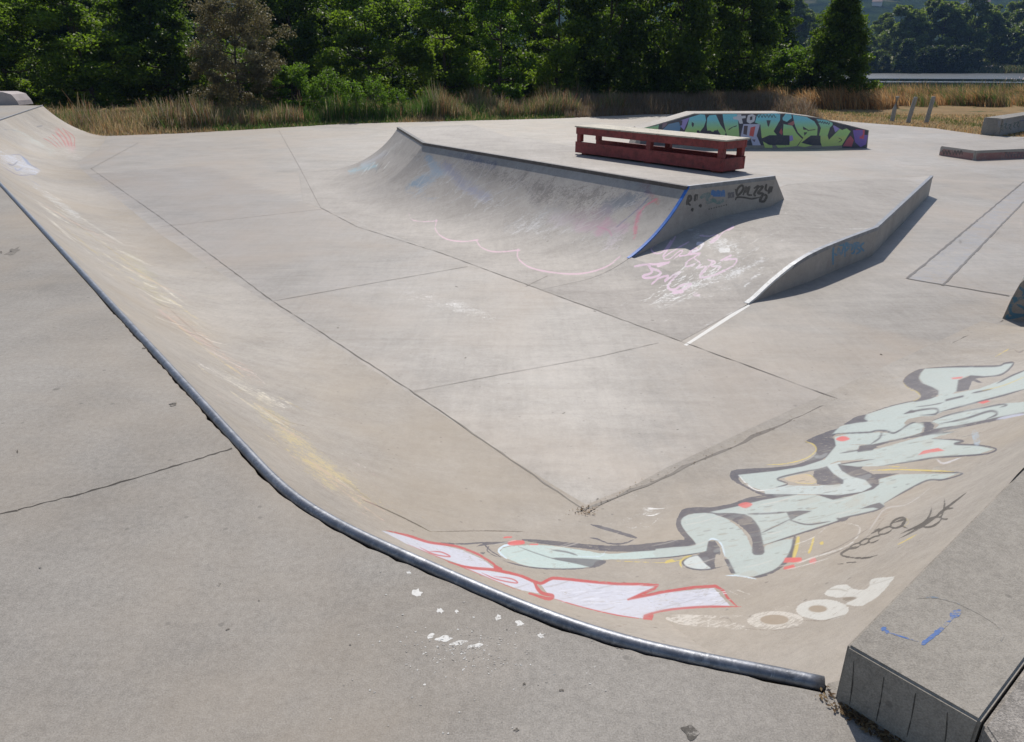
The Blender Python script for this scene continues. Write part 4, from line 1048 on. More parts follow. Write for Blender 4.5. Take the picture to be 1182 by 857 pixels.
lr.grid(np.array(r2), flip=True)
re2 = [Vector(r[-1]) for r in r2]
full = redge + re2[1:]
lr.faces([(p.x, p.y, -.02) for p in full] + full, [(k, k + 1, len(full) + k + 1, len(full) + k) for k in range(len(full) - 1)])
# back of the platform slopes away to the flat
bk = [Vector(p) for p in r2[-1]]; bo = [p + Vector((.15, 1.3, 0)) for p in bk]
lr.faces(bk + [Vector((p.x, p.y, -.005)) for p in bo], [(k, NU + k, NU + 1 + k, k + 1) for k in range(NU - 1)])
lft = [Vector(r[0]) for r in r2]; lo_ = [p + Vector((-.9, .5, 0)) for p in lft]
lr.faces(lft + [Vector((p.x, p.y, -.005)) for p in lo_], [(k, k + 1, 25 + k, 24 + k) for k in range(23)])
lr.faces([bk[-1], bo[-1] * 1 - Vector((0, 0, bo[-1].z)), Vector((bk[-1].x, bk[-1].y, -.02))], [(0, 1, 2)])
lr.freeze()
lr.soft([
    ([(800, 268), (850, 290)], 18, (228, 227, 224), .62), ([(770, 340), (820, 325), (850, 315)], 13, (230, 229, 226), .62), ([(760, 350), (800, 348)], 14, (226, 225, 222), .5),
    ([(840, 320), (880, 300)], 9, (226, 225, 222), .62), ([(820, 285), (900, 270)], 16, (218, 216, 212), .4), ([(700, 320), (760, 360)], 24, (206, 202, 196), .3),
    ([(860, 330), (880, 312)], 6, (230, 228, 224), .6), ([(880, 255), (960, 240)], 12, (212, 210, 206), .35), ([(810, 345), (850, 330)], 10, (216, 214, 210), .45),
    ([(1000, 255), (1060, 208)], 8, (160, 166, 180), .5), ([(880, 300), (1000, 260)], 6, (200, 200, 200), .35), ([(850, 270), (960, 250)], 6, (150, 140, 126), .3),
])
z11 = lambda p: T(p, 700, 240, 5.91)
PK2 = (226, 190, 212)
def pk(pts, w=1.9, c=PK2, A=.86): lr.ink(z11(pts), w, c, A * .95)
pk([(470, 200), (445, 240), (420, 280), (385, 330)], 2.6); pk([(340, 250), (305, 275), (320, 305), (360, 312), (400, 285), (440, 225)], 2.4); pk([(560, 235), (480, 280), (390, 340), (430, 350), (500, 295), (520, 300), (460, 350)], 2.0)
pk([(500, 330), (560, 320), (620, 290), (600, 275), (560, 320), (640, 310), (560, 360), (540, 400), (600, 385)], 2.2); pk([(620, 250), (650, 245), (640, 280), (590, 300)], 2.4, (236, 228, 234))
pk([(600, 345), (640, 380), (620, 410), (680, 400), (650, 440), (640, 460), (700, 400), (730, 360)], 2.2); pk([(690, 355), (740, 370), (720, 400), (780, 400), (760, 420)], 2.0); pk([(780, 360), (850, 325), (810, 355), (885, 350), (870, 390), (780, 440), (700, 470), (640, 478)], 2.4)
pk([(640, 190), (700, 195), (760, 185), (710, 235), (740, 225), (800, 165), (860, 130)], 1.8); pk([(835, 150), (865, 130)], 3.0)
pk([(195, 400), (260, 388), (340, 385), (420, 375)], 3.0, PK2, .9); pk([(290, 395), (310, 440), (250, 465), (270, 480), (340, 470), (370, 440), (310, 415)], 3.0, PK2, .9); pk([(350, 400), (400, 385), (430, 370)], 2.4)
pk([(310, 520), (360, 480), (420, 465), (400, 500), (470, 450), (500, 440), (440, 500), (420, 545), (460, 560), (510, 530), (575, 520), (520, 560), (455, 580), (520, 575)], 2.8, PK2, .88)
lr.ink(z11([(780, 292), (830, 290)]), 5, (238, 236, 232), .8); lr.ink(z11([(625, 245), (655, 245)]), 4, (240, 232, 236), .85); lr.ink(z11([(605, 592), (625, 592)]), 5, (230, 200, 216), .5)
for k in range(170):
    x = rnd.gauss(800, 40); y = 335 - (x - 760) * .42 + rnd.gauss(0, 10); a = rnd.uniform(-.8, -.25); L = rnd.uniform(3, 16)
    lr.ink([(x, y), (x + L * .5 * math.cos(a), y + L * .5 * math.sin(a) + .5), (x + L * math.cos(a), y + L * math.sin(a))], rnd.uniform(.4, .9), (232, 230, 226), rnd.uniform(.45, .75))
lr.ink([(906, 214.5), (960, 208), (1010, 203.5), (1048, 200.5)], .7, (96, 92, 88), .8); lr.ink([(935, 262), (975, 264.5), (1004, 264)], .8, (206, 204, 200), .7)
for k in range(40):
    t = rnd.random(); x = 760 + 200 * t; y = 380 - 120 * t + rnd.gauss(0, 22); L = rnd.uniform(12, 60)
    lr.ink([(x, y), (x + L * .5, y - L * .26), (x + L, y - L * .48)], rnd.uniform(.6, 2.2), rnd.choice([(206, 202, 196), (120, 112, 104), (224, 222, 218)]), rnd.uniform(.2, .4), .1)
lr.lay_ink()
# blue tag on the side wall
z12 = lambda p: T(p, 640, 100, 3.11)
def bl(pts, w=2.2): lr.stroke(z12(pts), w, (62, 140, 178), .8, taper=.7, sm=3)
bl([(1000, 640), (1000, 600), (1003, 572)]); bl([(1003, 600), (1015, 605), (1020, 580), (1028, 605), (1040, 570)]); bl([(1042, 612), (1046, 562), (1060, 575), (1045, 592)]); bl([(1066, 590), (1078, 560), (1076, 595), (1065, 600)])
bl([(1082, 560), (1095, 565), (1084, 580), (1098, 590), (1082, 602)]); bl([(1112, 560), (1098, 575), (1112, 592)]); bl([(1018, 568), (1100, 572)], 3.5)
low_ramp = empty('low_ramp', tuple(sn(-5.5, 9, 0)))
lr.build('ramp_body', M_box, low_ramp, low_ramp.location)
sel = [p for p in redge if p.z > .012]
def offset_line(pts, d):
    out = []
    for i, p in enumerate(pts):
        t = pts[min(i + 1, len(pts) - 1)] - pts[max(i - 1, 0)]; t.z = 0; t.normalize(); out.append(p + Vector((t.y, -t.x, 0)) * d)
    return out
up = Vector((0, 0, .006))
k1 = int(len(sel) * .45)
ribbon_obj('painted_edge', M_white, [p + up for p in offset_line(sel[:k1 + 1], -.05)], [p + up for p in offset_line(sel[:k1 + 1], .006)], low_ramp, low_ramp.location, .03)
rest = sel[k1:] + re2[1:]
up = Vector((0, 0, .0025))
ribbon_obj('steel_edge', M_edge, [p + up for p in offset_line(rest, -.05)], [p + up for p in offset_line(rest, .006)], low_ramp, low_ramp.location, .05)
tag(low_ramp, 'low grey concrete hump beside the funbox with kinked side wall and pink handwriting', 'skate ramp')

# ---- painted wall reading BORN TO RIDE ------------------------------------------------
Y0 = 24.15
def xat(px, y=172): return at(px, y, 0).x * Y0 / at(px, y, 0).y
def zat(py): # height on the plane y = Y0
    d = ray(870, py); t = Y0 / d.y; return CAMH + d.z * t
def wpt(px, py):
    d = ray(px, py); t = Y0 / d.y; return EYE + d * t
outl = [wpt(738, 149.5), wpt(801, 131.2), wpt(906, 131), wpt(945, 136), wpt(1003, 150.5), wpt(1001, 171)]
zb0 = 0
bw = Surf(); DP = 1.1; bw.o0 = .001; bw.os = .00002; bw.wear = 1.0
front = [Vector((outl[0].x - .15, Y0, 0)), *[Vector((p.x, Y0, max(p.z, 0))) for p in outl[:5]], Vector((outl[5].x, Y0, 0))]
back = [p + Vector((.0, DP, 0)) for p in front]
n = len(front)
bw.faces(front, [tuple(range(n))]); bw.faces(back, [tuple(range(n))[::-1]])
for k in range(n - 1): bw.faces([front[k], front[k + 1], back[k + 1], back[k]], [(3, 2, 1, 0)])
bw.freeze()
za = lambda p: T(p, 730, 120, 7.88); zb_ = lambda p: T(p, 860, 120, 7.88)
def BP(pts, c, A=.97): bw.poly(pts, c, A, step=12, far=4)
def BS(pts, w, c, A=.97): bw.stroke(pts, w, c, A, sm=3, taper=.8, far=2)
INK = (58, 62, 80)
BP([(739, 150.2), (801, 132.4), (906, 132), (944, 137), (1002, 151), (1000, 171), (739, 173)], INK)
CY = (138, 230, 246); GR = (190, 236, 146); GY = (214, 236, 136); VI = (176, 160, 230)
def two(x, y):
    t = min(1, max(0, (y - 138) / 12)); a = CY; b = GR if y < 158 else GY
    return tuple(a[i] + (b[i] - a[i]) * t for i in range(3))
def BL(pts): bw.poly(pts, two, .97, step=3, far=4)
BL(za([(90, 225), (230, 180), (240, 195), (232, 250), (140, 250)])); BP(za([(60, 228), (110, 222), (140, 245)]), (90, 150, 190))
BP(za([(300, 250), (275, 235), (330, 185), (420, 165), (440, 200), (430, 250), (470, 270), (400, 275), (350, 265)]), (110, 160, 200)); BP(za([(275, 170), (320, 175), (300, 205), (270, 225)]), (150, 120, 140)); BP(za([(440, 150), (520, 125), (490, 190), (470, 240), (440, 210)]), VI)
BP(za([(355, 265), (370, 240), (390, 262), (385, 275)]), INK)
BL(za([(520, 125), (620, 95), (660, 100), (670, 150), (650, 210), (610, 260), (560, 285), (480, 280), (470, 265), (500, 200)])); BP(za([(540, 165), (565, 180), (550, 215), (538, 195)]), INK); BP(za([(430, 155), (455, 150), (450, 195), (430, 200)]), (60, 60, 90))
BL(za([(680, 130), (700, 105), (760, 100), (800, 190), (850, 260), (830, 320), (770, 230), (765, 320), (690, 310), (675, 200)])); BL(za([(820, 95), (950, 92), (960, 140), (970, 260), (975, 335), (870, 330), (850, 250), (830, 170)]))
BS(za([(870, 240), (900, 220), (950, 200)]), 1.0, INK)
for dx in (0,):
    BP(za([(915, 120), (950, 115), (955, 95), (990, 95), (990, 110), (1030, 108), (1030, 130), (995, 135), (1005, 180), (975, 182), (960, 145), (918, 140)]), (234, 234, 242))
    BP(za([(1040, 140), (1050, 105), (1090, 92), (1120, 110), (1110, 160), (1070, 182), (1040, 165)]), (234, 234, 242)); BP(za([(1070, 120), (1092, 112), (1090, 145), (1068, 150)]), INK)
BP(za([(1010, 185), (1160, 185), (1130, 290), (1180, 405), (1100, 405), (1080, 330), (1000, 340), (985, 290)]), (214, 214, 240))
BP(za([(1015, 200), (1050, 200), (1040, 285), (1008, 275)]), (90, 70, 80)); BP(za([(1075, 215), (1120, 205), (1100, 300), (1062, 290)]), (236, 96, 90)); BP(za([(1085, 325), (1120, 325), (1110, 350)]), (120, 100, 130))
BL(zb_([(110, 100), (200, 90), (320, 85), (318, 150), (260, 250), (380, 395), (300, 400), (240, 330), (250, 400), (180, 400), (150, 300), (140, 190), (90, 170)]))
BP(zb_([(195, 150), (235, 150), (215, 210), (205, 200)]), INK); BP(zb_([(330, 190), (345, 280), (320, 300), (270, 260)]), INK); BP(zb_([(330, 220), (342, 260), (335, 285), (310, 262)]), (190, 90, 100))
BL(zb_([(340, 130), (370, 90), (420, 90), (425, 130), (380, 165), (345, 150)])); BL(zb_([(350, 185), (430, 200), (470, 270), (520, 320), (470, 385), (380, 395), (350, 340), (345, 250)]))
BP(zb_([(350, 310), (430, 285), (440, 330), (390, 350), (360, 345)]), VI); BP(zb_([(385, 185), (450, 150), (470, 165), (430, 200)]), (190, 120, 120))
BL(zb_([(432, 100), (560, 120), (630, 160), (660, 210), (655, 290), (610, 380), (540, 395), (480, 385), (530, 310), (480, 260), (455, 200)])); BP(zb_([(525, 205), (580, 240), (560, 270), (540, 290)]), INK); BS(zb_([(560, 245), (640, 235)]), 1.0, INK); BP(zb_([(540, 230), (565, 240), (550, 265)]), (150, 80, 90))
BL(zb_([(650, 140), (740, 150), (810, 180), (770, 220), (760, 330), (830, 260), (890, 200), (960, 250), (880, 380), (700, 390), (670, 300), (690, 220)])); BP(zb_([(770, 230), (790, 260), (760, 320), (750, 290)]), INK)
BP(zb_([(800, 200), (860, 180), (860, 230), (820, 260)]), VI); BP(zb_([(905, 190), (960, 200), (960, 240)]), INK); BS(zb_([(850, 310), (880, 330), (850, 350)]), .8, INK)
BP(zb_([(960, 290), (990, 330), (970, 390), (890, 385), (930, 320)]), (206, 96, 112)); BP(zb_([(980, 240), (1040, 210), (1130, 235), (1100, 370), (1050, 395), (1000, 350)]), (140, 108, 200)); BP(zb_([(1010, 230), (1090, 240), (1080, 320), (1040, 315), (1050, 270), (1020, 285), (1000, 260)]), (228, 92, 120)); BP(zb_([(1050, 255), (1068, 258), (1058, 300), (1044, 292)]), (140, 108, 200))
BP(zb_([(1108, 280), (1140, 245), (1125, 395), (1090, 395)]), (80, 150, 176))
for k in range(6): BS(zb_([(110 + 30 * k, 95), (125 + 30 * k, 125), (135 + 30 * k, 100)]), .8, INK)
for k in range(5): BS(zb_([(660 + 22 * k, 150 + 4 * k), (672 + 22 * k, 172 + 4 * k), (682 + 22 * k, 155 + 4 * k)]), .8, INK)
for x0, x1 in ((70, 250), (250, 330)): pass
born = empty('painted_wall', (outl[2].x, Y0, 0))
bw.build('wall_body', M_box, born, born.location)
tag(born, 'low wall ramp covered in BORN TO RIDE graffiti in blue and green letters', 'wall')

# ---- low curb on the right, concrete block behind it, ledge end with blue paint ----------
def solid(name, plan, z, mat, label, cat, decal=None, b=.02, z0=-.02, ztop=None):
    mb = MB().prism([(p[0], p[1]) for p in plan], z0, ztop or z, b, 2)
    s_ = Surf(); s_.faces(mb.V, mb.F); s_.freeze(); s_.wear = 1.05; s_.os = .0002
    if decal: decal(s_)
    o = s_.build(name, mat, origin=(plan[0][0], plan[0][1], 0)); tag(o, label, cat); return o
ca = at(1083.5, 179.5); cb = at(1124, 185.5); cc = at(1182, 183)
hC = .26
cd = (cc - cb).normalized(); cN = Vector((-cd.y, cd.x, 0))
plan = [ca, cb, cb + cd * 6, cb + cd * 6 + cN * 2.2, ca + Vector((1.2, 1.25, 0))]
def dec(s_):
    s_.poly([(1084, 171.5), (1124, 177.2), (1200, 174.5), (1200, 184), (1124, 185.4), (1084, 179.2)], (150, 96, 92), .74, far=3)
    for k in range(7): s_.stroke([(1086 + 3.6 * k, 179), (1088 + 3.6 * k, 174), (1089.6 + 3.6 * k, 179.5)], 1.2, BK, .9, far=2)
    for k in range(6): s_.stroke([(1160 + 3.6 * k, 182), (1162 + 3.6 * k, 176), (1164 + 3.6 * k, 182)], 1.0, (96, 86, 96), .8, far=2)
solid('low_curb', plan, hC, M_box, 'low pale concrete curb with a pinkish painted face at the right', 'curb', dec)
ra = at(1146, 156.5); rb = at(1153, 157.5); rc = at(1190, 149.5)
rd = (rc - rb).normalized(); rN = Vector((-rd.y, rd.x, 0))
def dec2(s_):
    s_.poly([(1152, 139.5), (1195, 133), (1195, 150), (1152, 156)], (150, 152, 158), .6, far=3)
    for k, (x, y) in enumerate(((1155, 150), (1160, 148), (1165, 149), (1170, 147), (1174, 146))):
        s_.stroke([(x - 2, y - 4), (x + 2, y - 5), (x, y - 1), (x + 2.4, y + 1)], 1.0, (60, 90, 92), .9, far=2)
    s_.stroke([(1177, 140), (1182, 139)], 3, (60, 70, 140), .7, far=2)
solid('concrete_block', [ra, rb, rb + rd * 7, rb + rd * 7 + rN * .5, ra + rN * .45 + rd * .1], .6, M_wallc, 'long grey concrete block with dark tags beside the dry grass at the right', 'ledge', dec2)
# rounded end of a ledge with blue paint, entering at the right border
la = at(1157, 368); lb = at(1190, 372); ld = (lb - la).normalized(); lN = Vector((.62, .78, 0))
pr = [(0, 0), (.03, .22), (.07, .40), (.13, .50), (.22, .54), (1.6, .56), (1.6, 0)]
V = []; 
for dpt in (0, .9):
    V += [tuple(la + ld * x + lN * dpt + Vector((0, 0, z))) for x, z in pr]
m = len(pr); F = [tuple(range(m)), tuple(range(m, 2 * m))[::-1]] + [(k, m + k, m + (k + 1) % m, (k + 1) % m) for k in range(m)]
s_ = Surf(); s_.faces(V, F); s_.freeze()
zq = lambda p: T(p, 1140, 300, 9.52)
TQ = (40, 112, 140)
for pts, w in (([(270, 340), (330, 230), (300, 200), (260, 330), (240, 420)], 3.2), ([(340, 180), (400, 200), (460, 190)], 3), ([(300, 410), (290, 340), (350, 310), (400, 350), (380, 400)], 3.2), ([(240, 420), (330, 425), (460, 410)], 3), ([(400, 420), (300, 450), (250, 520), (260, 590), (340, 610), (460, 600)], 4), ([(320, 490), (380, 520), (440, 570)], 3), ([(230, 600), (220, 640), (420, 610)], 3.4)):
    s_.stroke(zq(pts), w, TQ, .92, far=2)
o = s_.build('ledge_end', M_wallc, origin=tuple(la)); tag(o, 'concrete ledge end with blue green paint at the right border', 'ledge')
# pale block on the far left deck
ba = at(-30, 121.5, DECK); bbp = at(22, 121.5, DECK)
wv = (bbp.x - ba.x)
prf = [(0, 0), (wv, 0), (wv - .05, .16), (wv - .2, .38), (wv - .5, .46), (0, .46)]
V = []; m = len(prf)
for dpt in (0, .9): V += [(ba.x + x, ba.y + dpt, DECK - .004 + z) for x, z in prf]
F = [tuple(range(m)), tuple(range(m, 2 * m))[::-1]] + [(k, m + k, m + (k + 1) % m, (k + 1) % m) for k in range(m)]
o = mesh_obj('concrete_hump', V, F, plain('pale_concrete', (.42, .36, .34), .7, 0, .15, 3), origin=(ba.x, ba.y, DECK))
tag(o, 'pale rounded concrete hump on the far left deck', 'hump')
# three leaning wooden posts
pg = 'wooden posts at the edge of the grass'
for i, (px, py, tx, hh, lab) in enumerate(((1029.5, 139.5, .05, 1.02, 'leftmost of the three weathered wooden posts by the dry grass'), (1048, 141, .13, 1.03, 'middle one of the three weathered wooden posts by the dry grass'), (1069, 141.5, .10, 1.06, 'rightmost of the three weathered wooden posts by the dry grass'))):
    b = at(px, py, 0); mb = MB()
    mb.tube([(b.x, b.y, -.1), (b.x + tx * .5, b.y, hh * .5), (b.x + tx, b.y, hh), (b.x + tx + .002, b.y, hh + .02)], [.095, .09, .085, .06], 12)
    o = mb.build('wooden_post', M_post, origin=(b.x, b.y, 0), smooth=False); tag(o, lab, 'post', pg)

# ------------------------------------------------------------------ land, lake, hills
rng = np.random.default_rng(11)
def vnoise(x, y, s, seed=0):
    x = np.asarray(x) / s; y = np.asarray(y) / s
    r = np.random.default_rng(seed).random((64, 64)); xi = np.floor(x).astype(int); yi = np.floor(y).astype(int); fx = x - xi; fy = y - yi
    fx = fx * fx * (3 - 2 * fx); fy = fy * fy * (3 - 2 * fy); g_ = lambda a, b: r[a % 64, b % 64]
    return (g_(xi, yi) * (1 - fx) + g_(xi + 1, yi) * fx) * (1 - fy) + (g_(xi, yi + 1) * (1 - fx) + g_(xi + 1, yi + 1) * fx) * fy
def land(x, y):
    z = -.035 + .03 * (vnoise(x, y, 3.0, 1) - .5) * (y > 20)
    drop = np.clip((y - 56) / 14, 0, 1); rise = np.clip((y - 236 - 10 * vnoise(x, x * 0, 40, 3)) / 8, 0, 1)
    z = z - 3.0 * drop * drop * (3 - 2 * drop) + 2.2 * rise + 1.2 * np.clip((y - 250) / 60, 0, 1) + 5 * np.clip((y - 330) / 300, 0, 1)
    return z
xs = np.concatenate([np.linspace(-700, -60, 30), np.linspace(-56, 90, 147), np.linspace(96, 1100, 60)])
ys = np.concatenate([[-40, -20, -8], np.linspace(0, 80, 100), np.linspace(84, 230, 24), np.linspace(232, 340, 60), np.linspace(350, 900, 14)])
def sheet(name, xs, ys, fn, mat):
    X, Y = np.meshgrid(xs, ys); Z = fn(X, Y); V = np.stack([X, Y, Z], -1).reshape(-1, 3); c = len(xs)
    i, j = np.meshgrid(np.arange(len(ys) - 1), np.arange(c - 1), indexing='ij'); a = (i * c + j).ravel()
    return mesh_obj(name, V, np.stack([a, a + 1, a + c + 1, a + c], 1), mat, smooth=True)
m, nt, b, out = new_mat('dry_soil'); g = G(nt)
co = g.n('ShaderNodeTexCoord').outputs['Object']
n1 = g.noise(co, .35, 6, .65, .5); n2 = g.noise(co, 6, 5, .7); n3 = g.noise(co, 60, 3, .7)
c = g.mix(g.rng(g.math('ADD', n1, g.math('MULTIPLY', n2, .5)), .55, .95), (.21, .14, .07), (.32, .22, .11))
c = g.mix(g.rng(g.noise(co, .8, 5, .7, 1), .54, .64), c, (.09, .10, .035))
c = g.mix(g.rng(n3, .55, .7, 0, .6), c, (.12, .085, .05))
sp = g.n('ShaderNodeSeparateXYZ'); g.l(co, sp.inputs[0])
c = g.mix(g.rng(sp.outputs[1], 235, 262), c, g.mix(g.rng(g.noise(co, .03, 5, .6), .42, .58), (.10, .12, .04), (.27, .21, .11)))
g.l(c, b.inputs['Base Color']); b.inputs['Roughness'].default_value = .95; b.inputs['Specular IOR Level'].default_value = .1
g.l(g.bump(n2, .6, .05), b.inputs['Normal'])
o = sheet('ground', xs, ys, land, m); tag(o, 'dry grassy ground around the skatepark running down to the lake', 'ground', kind='structure')
# lake
m, nt, b, out = new_mat('lake_water'); g = G(nt)
co = g.n('ShaderNodeTexCoord').outputs['Object']
b.inputs['Base Color'].default_value = (.012, .02, .022, 1); b.inputs['Specular IOR Level'].default_value = .5
sp = g.n('ShaderNodeSeparateXYZ'); g.l(co, sp.inputs[0])
yy = g.math('ADD', sp.outputs[1], g.math('MULTIPLY', g.noise(g.mapping(co, scale=(.02, .05, .05)), 1, 4, .6), 14))
yy = g.math('SUBTRACT', yy, g.math('MULTIPLY', sp.outputs[0], -.12))
ruf = g.rng(yy, 192, 198); ruf2 = g.math('MULTIPLY', g.rng(yy, 163, 164.5), g.rng(yy, 169, 172, 1, 0))
rr = g.math('ADD', ruf, ruf2, True)
w1 = g.noise(g.mapping(co, scale=(1.2, 3, 1)), 1.2, 4, .7)
g.l(g.rng(rr, 0, 1, .06, .42), b.inputs['Roughness'])
bp = g.n('ShaderNodeBump'); bp.inputs['Distance'].default_value = .12; g.l(w1, bp.inputs['Height']); g.l(g.rng(rr, 0, 1, .06, .9), bp.inputs['Strength']); g.l(bp.outputs[0], b.inputs['Normal'])
V = [(-700, 56, -1.5), (1000, 56, -1.5), (1000, 262, -1.5), (-700, 262, -1.5)]
o = mesh_obj('lake', V, [(0, 1, 2, 3)], m); tag(o, 'lake with dark reflections and a bright ruffled band beyond the grass', 'lake', kind='structure')
# hills
def hill(x, y):
    t = np.clip((y - 560) / 1500, 0, 1)
    return 4 + 330 * t ** 1.1 * (.8 + .35 * vnoise(x, y, 420, 5)) + 18 * vnoise(x, y, 120, 6) * t + 5 * vnoise(x, y, 26, 7) * (t > 0)
m, nt, b, out = new_mat('wooded_slope'); g = G(nt)
co = g.n('ShaderNodeTexCoord').outputs['Object']
c = g.mix(g.rng(g.noise(co, .05, 6, .75, .3), .4, .62), (.012, .024, .012), (.045, .07, .025))
fld = g.rng(g.noise(g.mapping(co, scale=(1, 1.8, 1), loc=(40, 10, 0)), .0085, 5, .6, .4), .59, .62)
c = g.mix(fld, c, g.mix(g.noise(co, .004, 2), (.15, .13, .08), (.10, .11, .05)))
g.l(c, b.inputs['Base Color']); b.inputs['Roughness'].default_value = 1; b.inputs['Specular IOR Level'].default_value = 0
g.l(g.bump(g.noise(co, .07, 6, .8), 1, 5), b.inputs['Normal'])
o = sheet('hills', np.linspace(-1500, 2200, 200), np.linspace(545, 2100, 130), hill, m); tag(o, 'wooded blue hills with dry fields far beyond the lake', 'hills', kind='structure')
# a few houses on the slope
hm = plain('house_render', (.62, .58, .52), .8, 0, .1, .2, bump=0); hr = plain('house_roof', (.20, .12, .09), .8, 0, .2, .3, bump=0)
hp = [(1012, 7), (1118, 6), (1131, 8), (1172, 10)]
for i, (px, py) in enumerate(hp):
    d = ray(px, py); hitp = None
    for k in range(60, 420):
        q = EYE + d * (k * 5.0)
        if q.y > 560 and float(hill(np.array(q.x), np.array(q.y))) > q.z: hitp = q; break
    if hitp is None: continue
    z = float(hill(np.array(hitp.x), np.array(hitp.y))) - 1.5; w = 4 + 1.5 * (i % 3); dd = 7 + (i % 2) * 2; h = 4.5
    e_ = empty('house', (hitp.x, hitp.y, z), (i * 37 % 50 - 25) * .02)
    M_ = Matrix.Translation(e_.location) @ Matrix.Rotation(e_.rotation_euler.z, 4, 'Z')
    mb = MB().box(-w, w, -dd / 2, dd / 2, 0, h, 0, M_); mb.build('wall', hm, e_, tuple(e_.location))
    v = [M_ @ Vector(p) for p in ((-w - .5, -dd / 2 - .6, h + .003), (w + .5, -dd / 2 - .6, h + .003), (w + .5, dd / 2 + .6, h + .003), (-w - .5, dd / 2 + .6, h + .003), (-w - .5, 0, h + 2.6), (w + .5, 0, h + 2.6))]
    mb = MB(); mb.add(v, [(0, 1, 5, 4), (2, 3, 4, 5), (0, 4, 3), (1, 2, 5), (3, 2, 1, 0)]); mb.build('roof', hr, e_, tuple(e_.location))
    tag(e_, 'pale house far away on the hazy hillside above the lake', 'house', 'far houses on the hillside')

# ------------------------------------------------------------------ trees and bushes
def leaf_cloud(seed, n, size, shape, clusters, cl_r, flat=.55):
    """leaf-sized quads in clumps along the shape of the crown; unit: radius 1, height 0..1 scaled by shape(z)"""
    r = np.random.default_rng(seed)
    cen = []
    while len(cen) < clusters:
        z = r.random(); a = r.random() * 2 * math.pi; rad = shape(z, a) * math.sqrt(r.uniform(.18, 1.0)); cen.append((rad * math.cos(a), rad * math.sin(a), z))
    cen = np.array(cen); k = r.integers(0, clusters, n)
    cr = cl_r[0] + (cl_r[1] - cl_r[0]) * r.random(clusters)
    v = r.normal(size=(n, 3)); v /= np.linalg.norm(v, axis=1)[:, None]; v *= (r.random(n) ** .45)[:, None] * cr[k][:, None]; v[:, 2] *= flat
    return cen[k], v, k, cen
def crown_mesh(name, seed, H, Rr, n, size, shape, clusters, cl, z0=.06, flat=.6, up=.4, droop=0):
    base, v, k, cen = leaf_cloud(seed, n, size, shape, clusters, cl, flat); r = np.random.default_rng(seed + 99)
    p = base * np.array([Rr, Rr, H * (1 - z0)]) + v; p[:, 2] += H * z0; p[:, 2] = np.maximum(p[:, 2], .05)
    nrm = r.normal(size=(n, 3)); nrm[:, 2] = np.abs(nrm[:, 2]) + up; nrm /= np.linalg.norm(nrm, axis=1)[:, None]
    t = np.cross(nrm, r.normal(size=(n, 3))); t /= np.linalg.norm(t, axis=1)[:, None] + 1e-9; bt = np.cross(nrm, t)
    s_ = size * r.uniform(.55, 1.25, n)[:, None]
    fold = nrm * s_ * .18
    V = np.stack([p - t * s_ * .5, p + bt * s_ * .3 + fold, p + t * s_ * .5 - fold * .8, p - bt * s_ * .3 + fold], 1).reshape(-1, 3)
    F = np.arange(4 * n).reshape(-1, 4)
    ctint = r.random(clusters); tint = np.clip(.55 * ctint[k] + .45 * r.random(n), 0, 1)
    return V, F, np.repeat(tint, 4), cen * np.array([Rr, Rr, H * (1 - z0)]) + np.array([0, 0, H * z0])
def trunk_mb(H, Rr, cen, seed, tr=.14, nl=14):
    r = random.Random(seed); mb = MB()
    pts = [(0, 0, -.15), (r.uniform(-.1, .1), r.uniform(-.1, .1), H * .25), (r.uniform(-.25, .25), r.uniform(-.25, .25), H * .55), (r.uniform(-.3, .3), r.uniform(-.3, .3), H * .9)]
    pts = [tuple(p) for p in smooth_line(pts, 4)]; mm = len(pts)
    mb.tube(pts, [tr * (1 - .85 * i / (mm - 1)) for i in range(mm)], 7)
    for c in r.sample(list(map(tuple, cen)), min(nl, len(cen))):
        z = max(.1 * H, min(c[2] * .75, H * .8)); i = min(range(mm), key=lambda q: abs(pts[q][2] - z)); s0 = Vector(pts[i]); e_ = Vector(c); mid = s0.lerp(e_, .5) + Vector((0, 0, -.05 * H))
        q = [tuple(p) for p in smooth_line([tuple(s0), tuple(mid), tuple(e_)], 3)]; mb.tube(q, [tr * .42 * (1 - .8 * j / (len(q) - 1)) for j in range(len(q))], 5)
    return mb
def sh_round(z, a): return (math.sin(math.pi * min(1, max(.02, .12 + z * .86))) ** .55) * (.82 + .18 * math.sin(3 * a + z * 7))
def sh_rag(z, a): return (math.sin(math.pi * min(1, max(.02, .16 + z * .8))) ** .6) * (.68 + .2 * math.sin(2 * a + z * 5) + .16 * math.sin(5 * a - z * 13))
def sh_cone(z, a): return max(.04, (1 - z) ** .68) * (.86 + .14 * math.sin(5 * a + z * 20)) * (.75 + .25 * min(1, z * 6))
def sh_tall(z, a): return (math.sin(math.pi * min(1, max(.02, .1 + z * .84))) ** .5) * (.8 + .2 * math.sin(2 * a + z * 11))
L_dark = leaf_mat('leaf_dark_green', (.035, .062, .015), (.12, .17, .035), .52)
L_mid = leaf_mat('leaf_mid_green', (.055, .10, .02), (.18, .24, .045), .58)
L_light = leaf_mat('leaf_light_green', (.075, .135, .025), (.15, .23, .045), .55)
L_dry = leaf_mat('leaf_dry_brown', (.12, .105, .07), (.24, .22, .13), .4, (1.1, 1.05, .7))
L_far = leaf_mat('leaf_far', (.075, .10, .035), (.19, .23, .08), .45)
L_fark = leaf_mat('leaf_far_dark', (.03, .048, .022), (.085, .11, .045), .35)
PROTO = {}
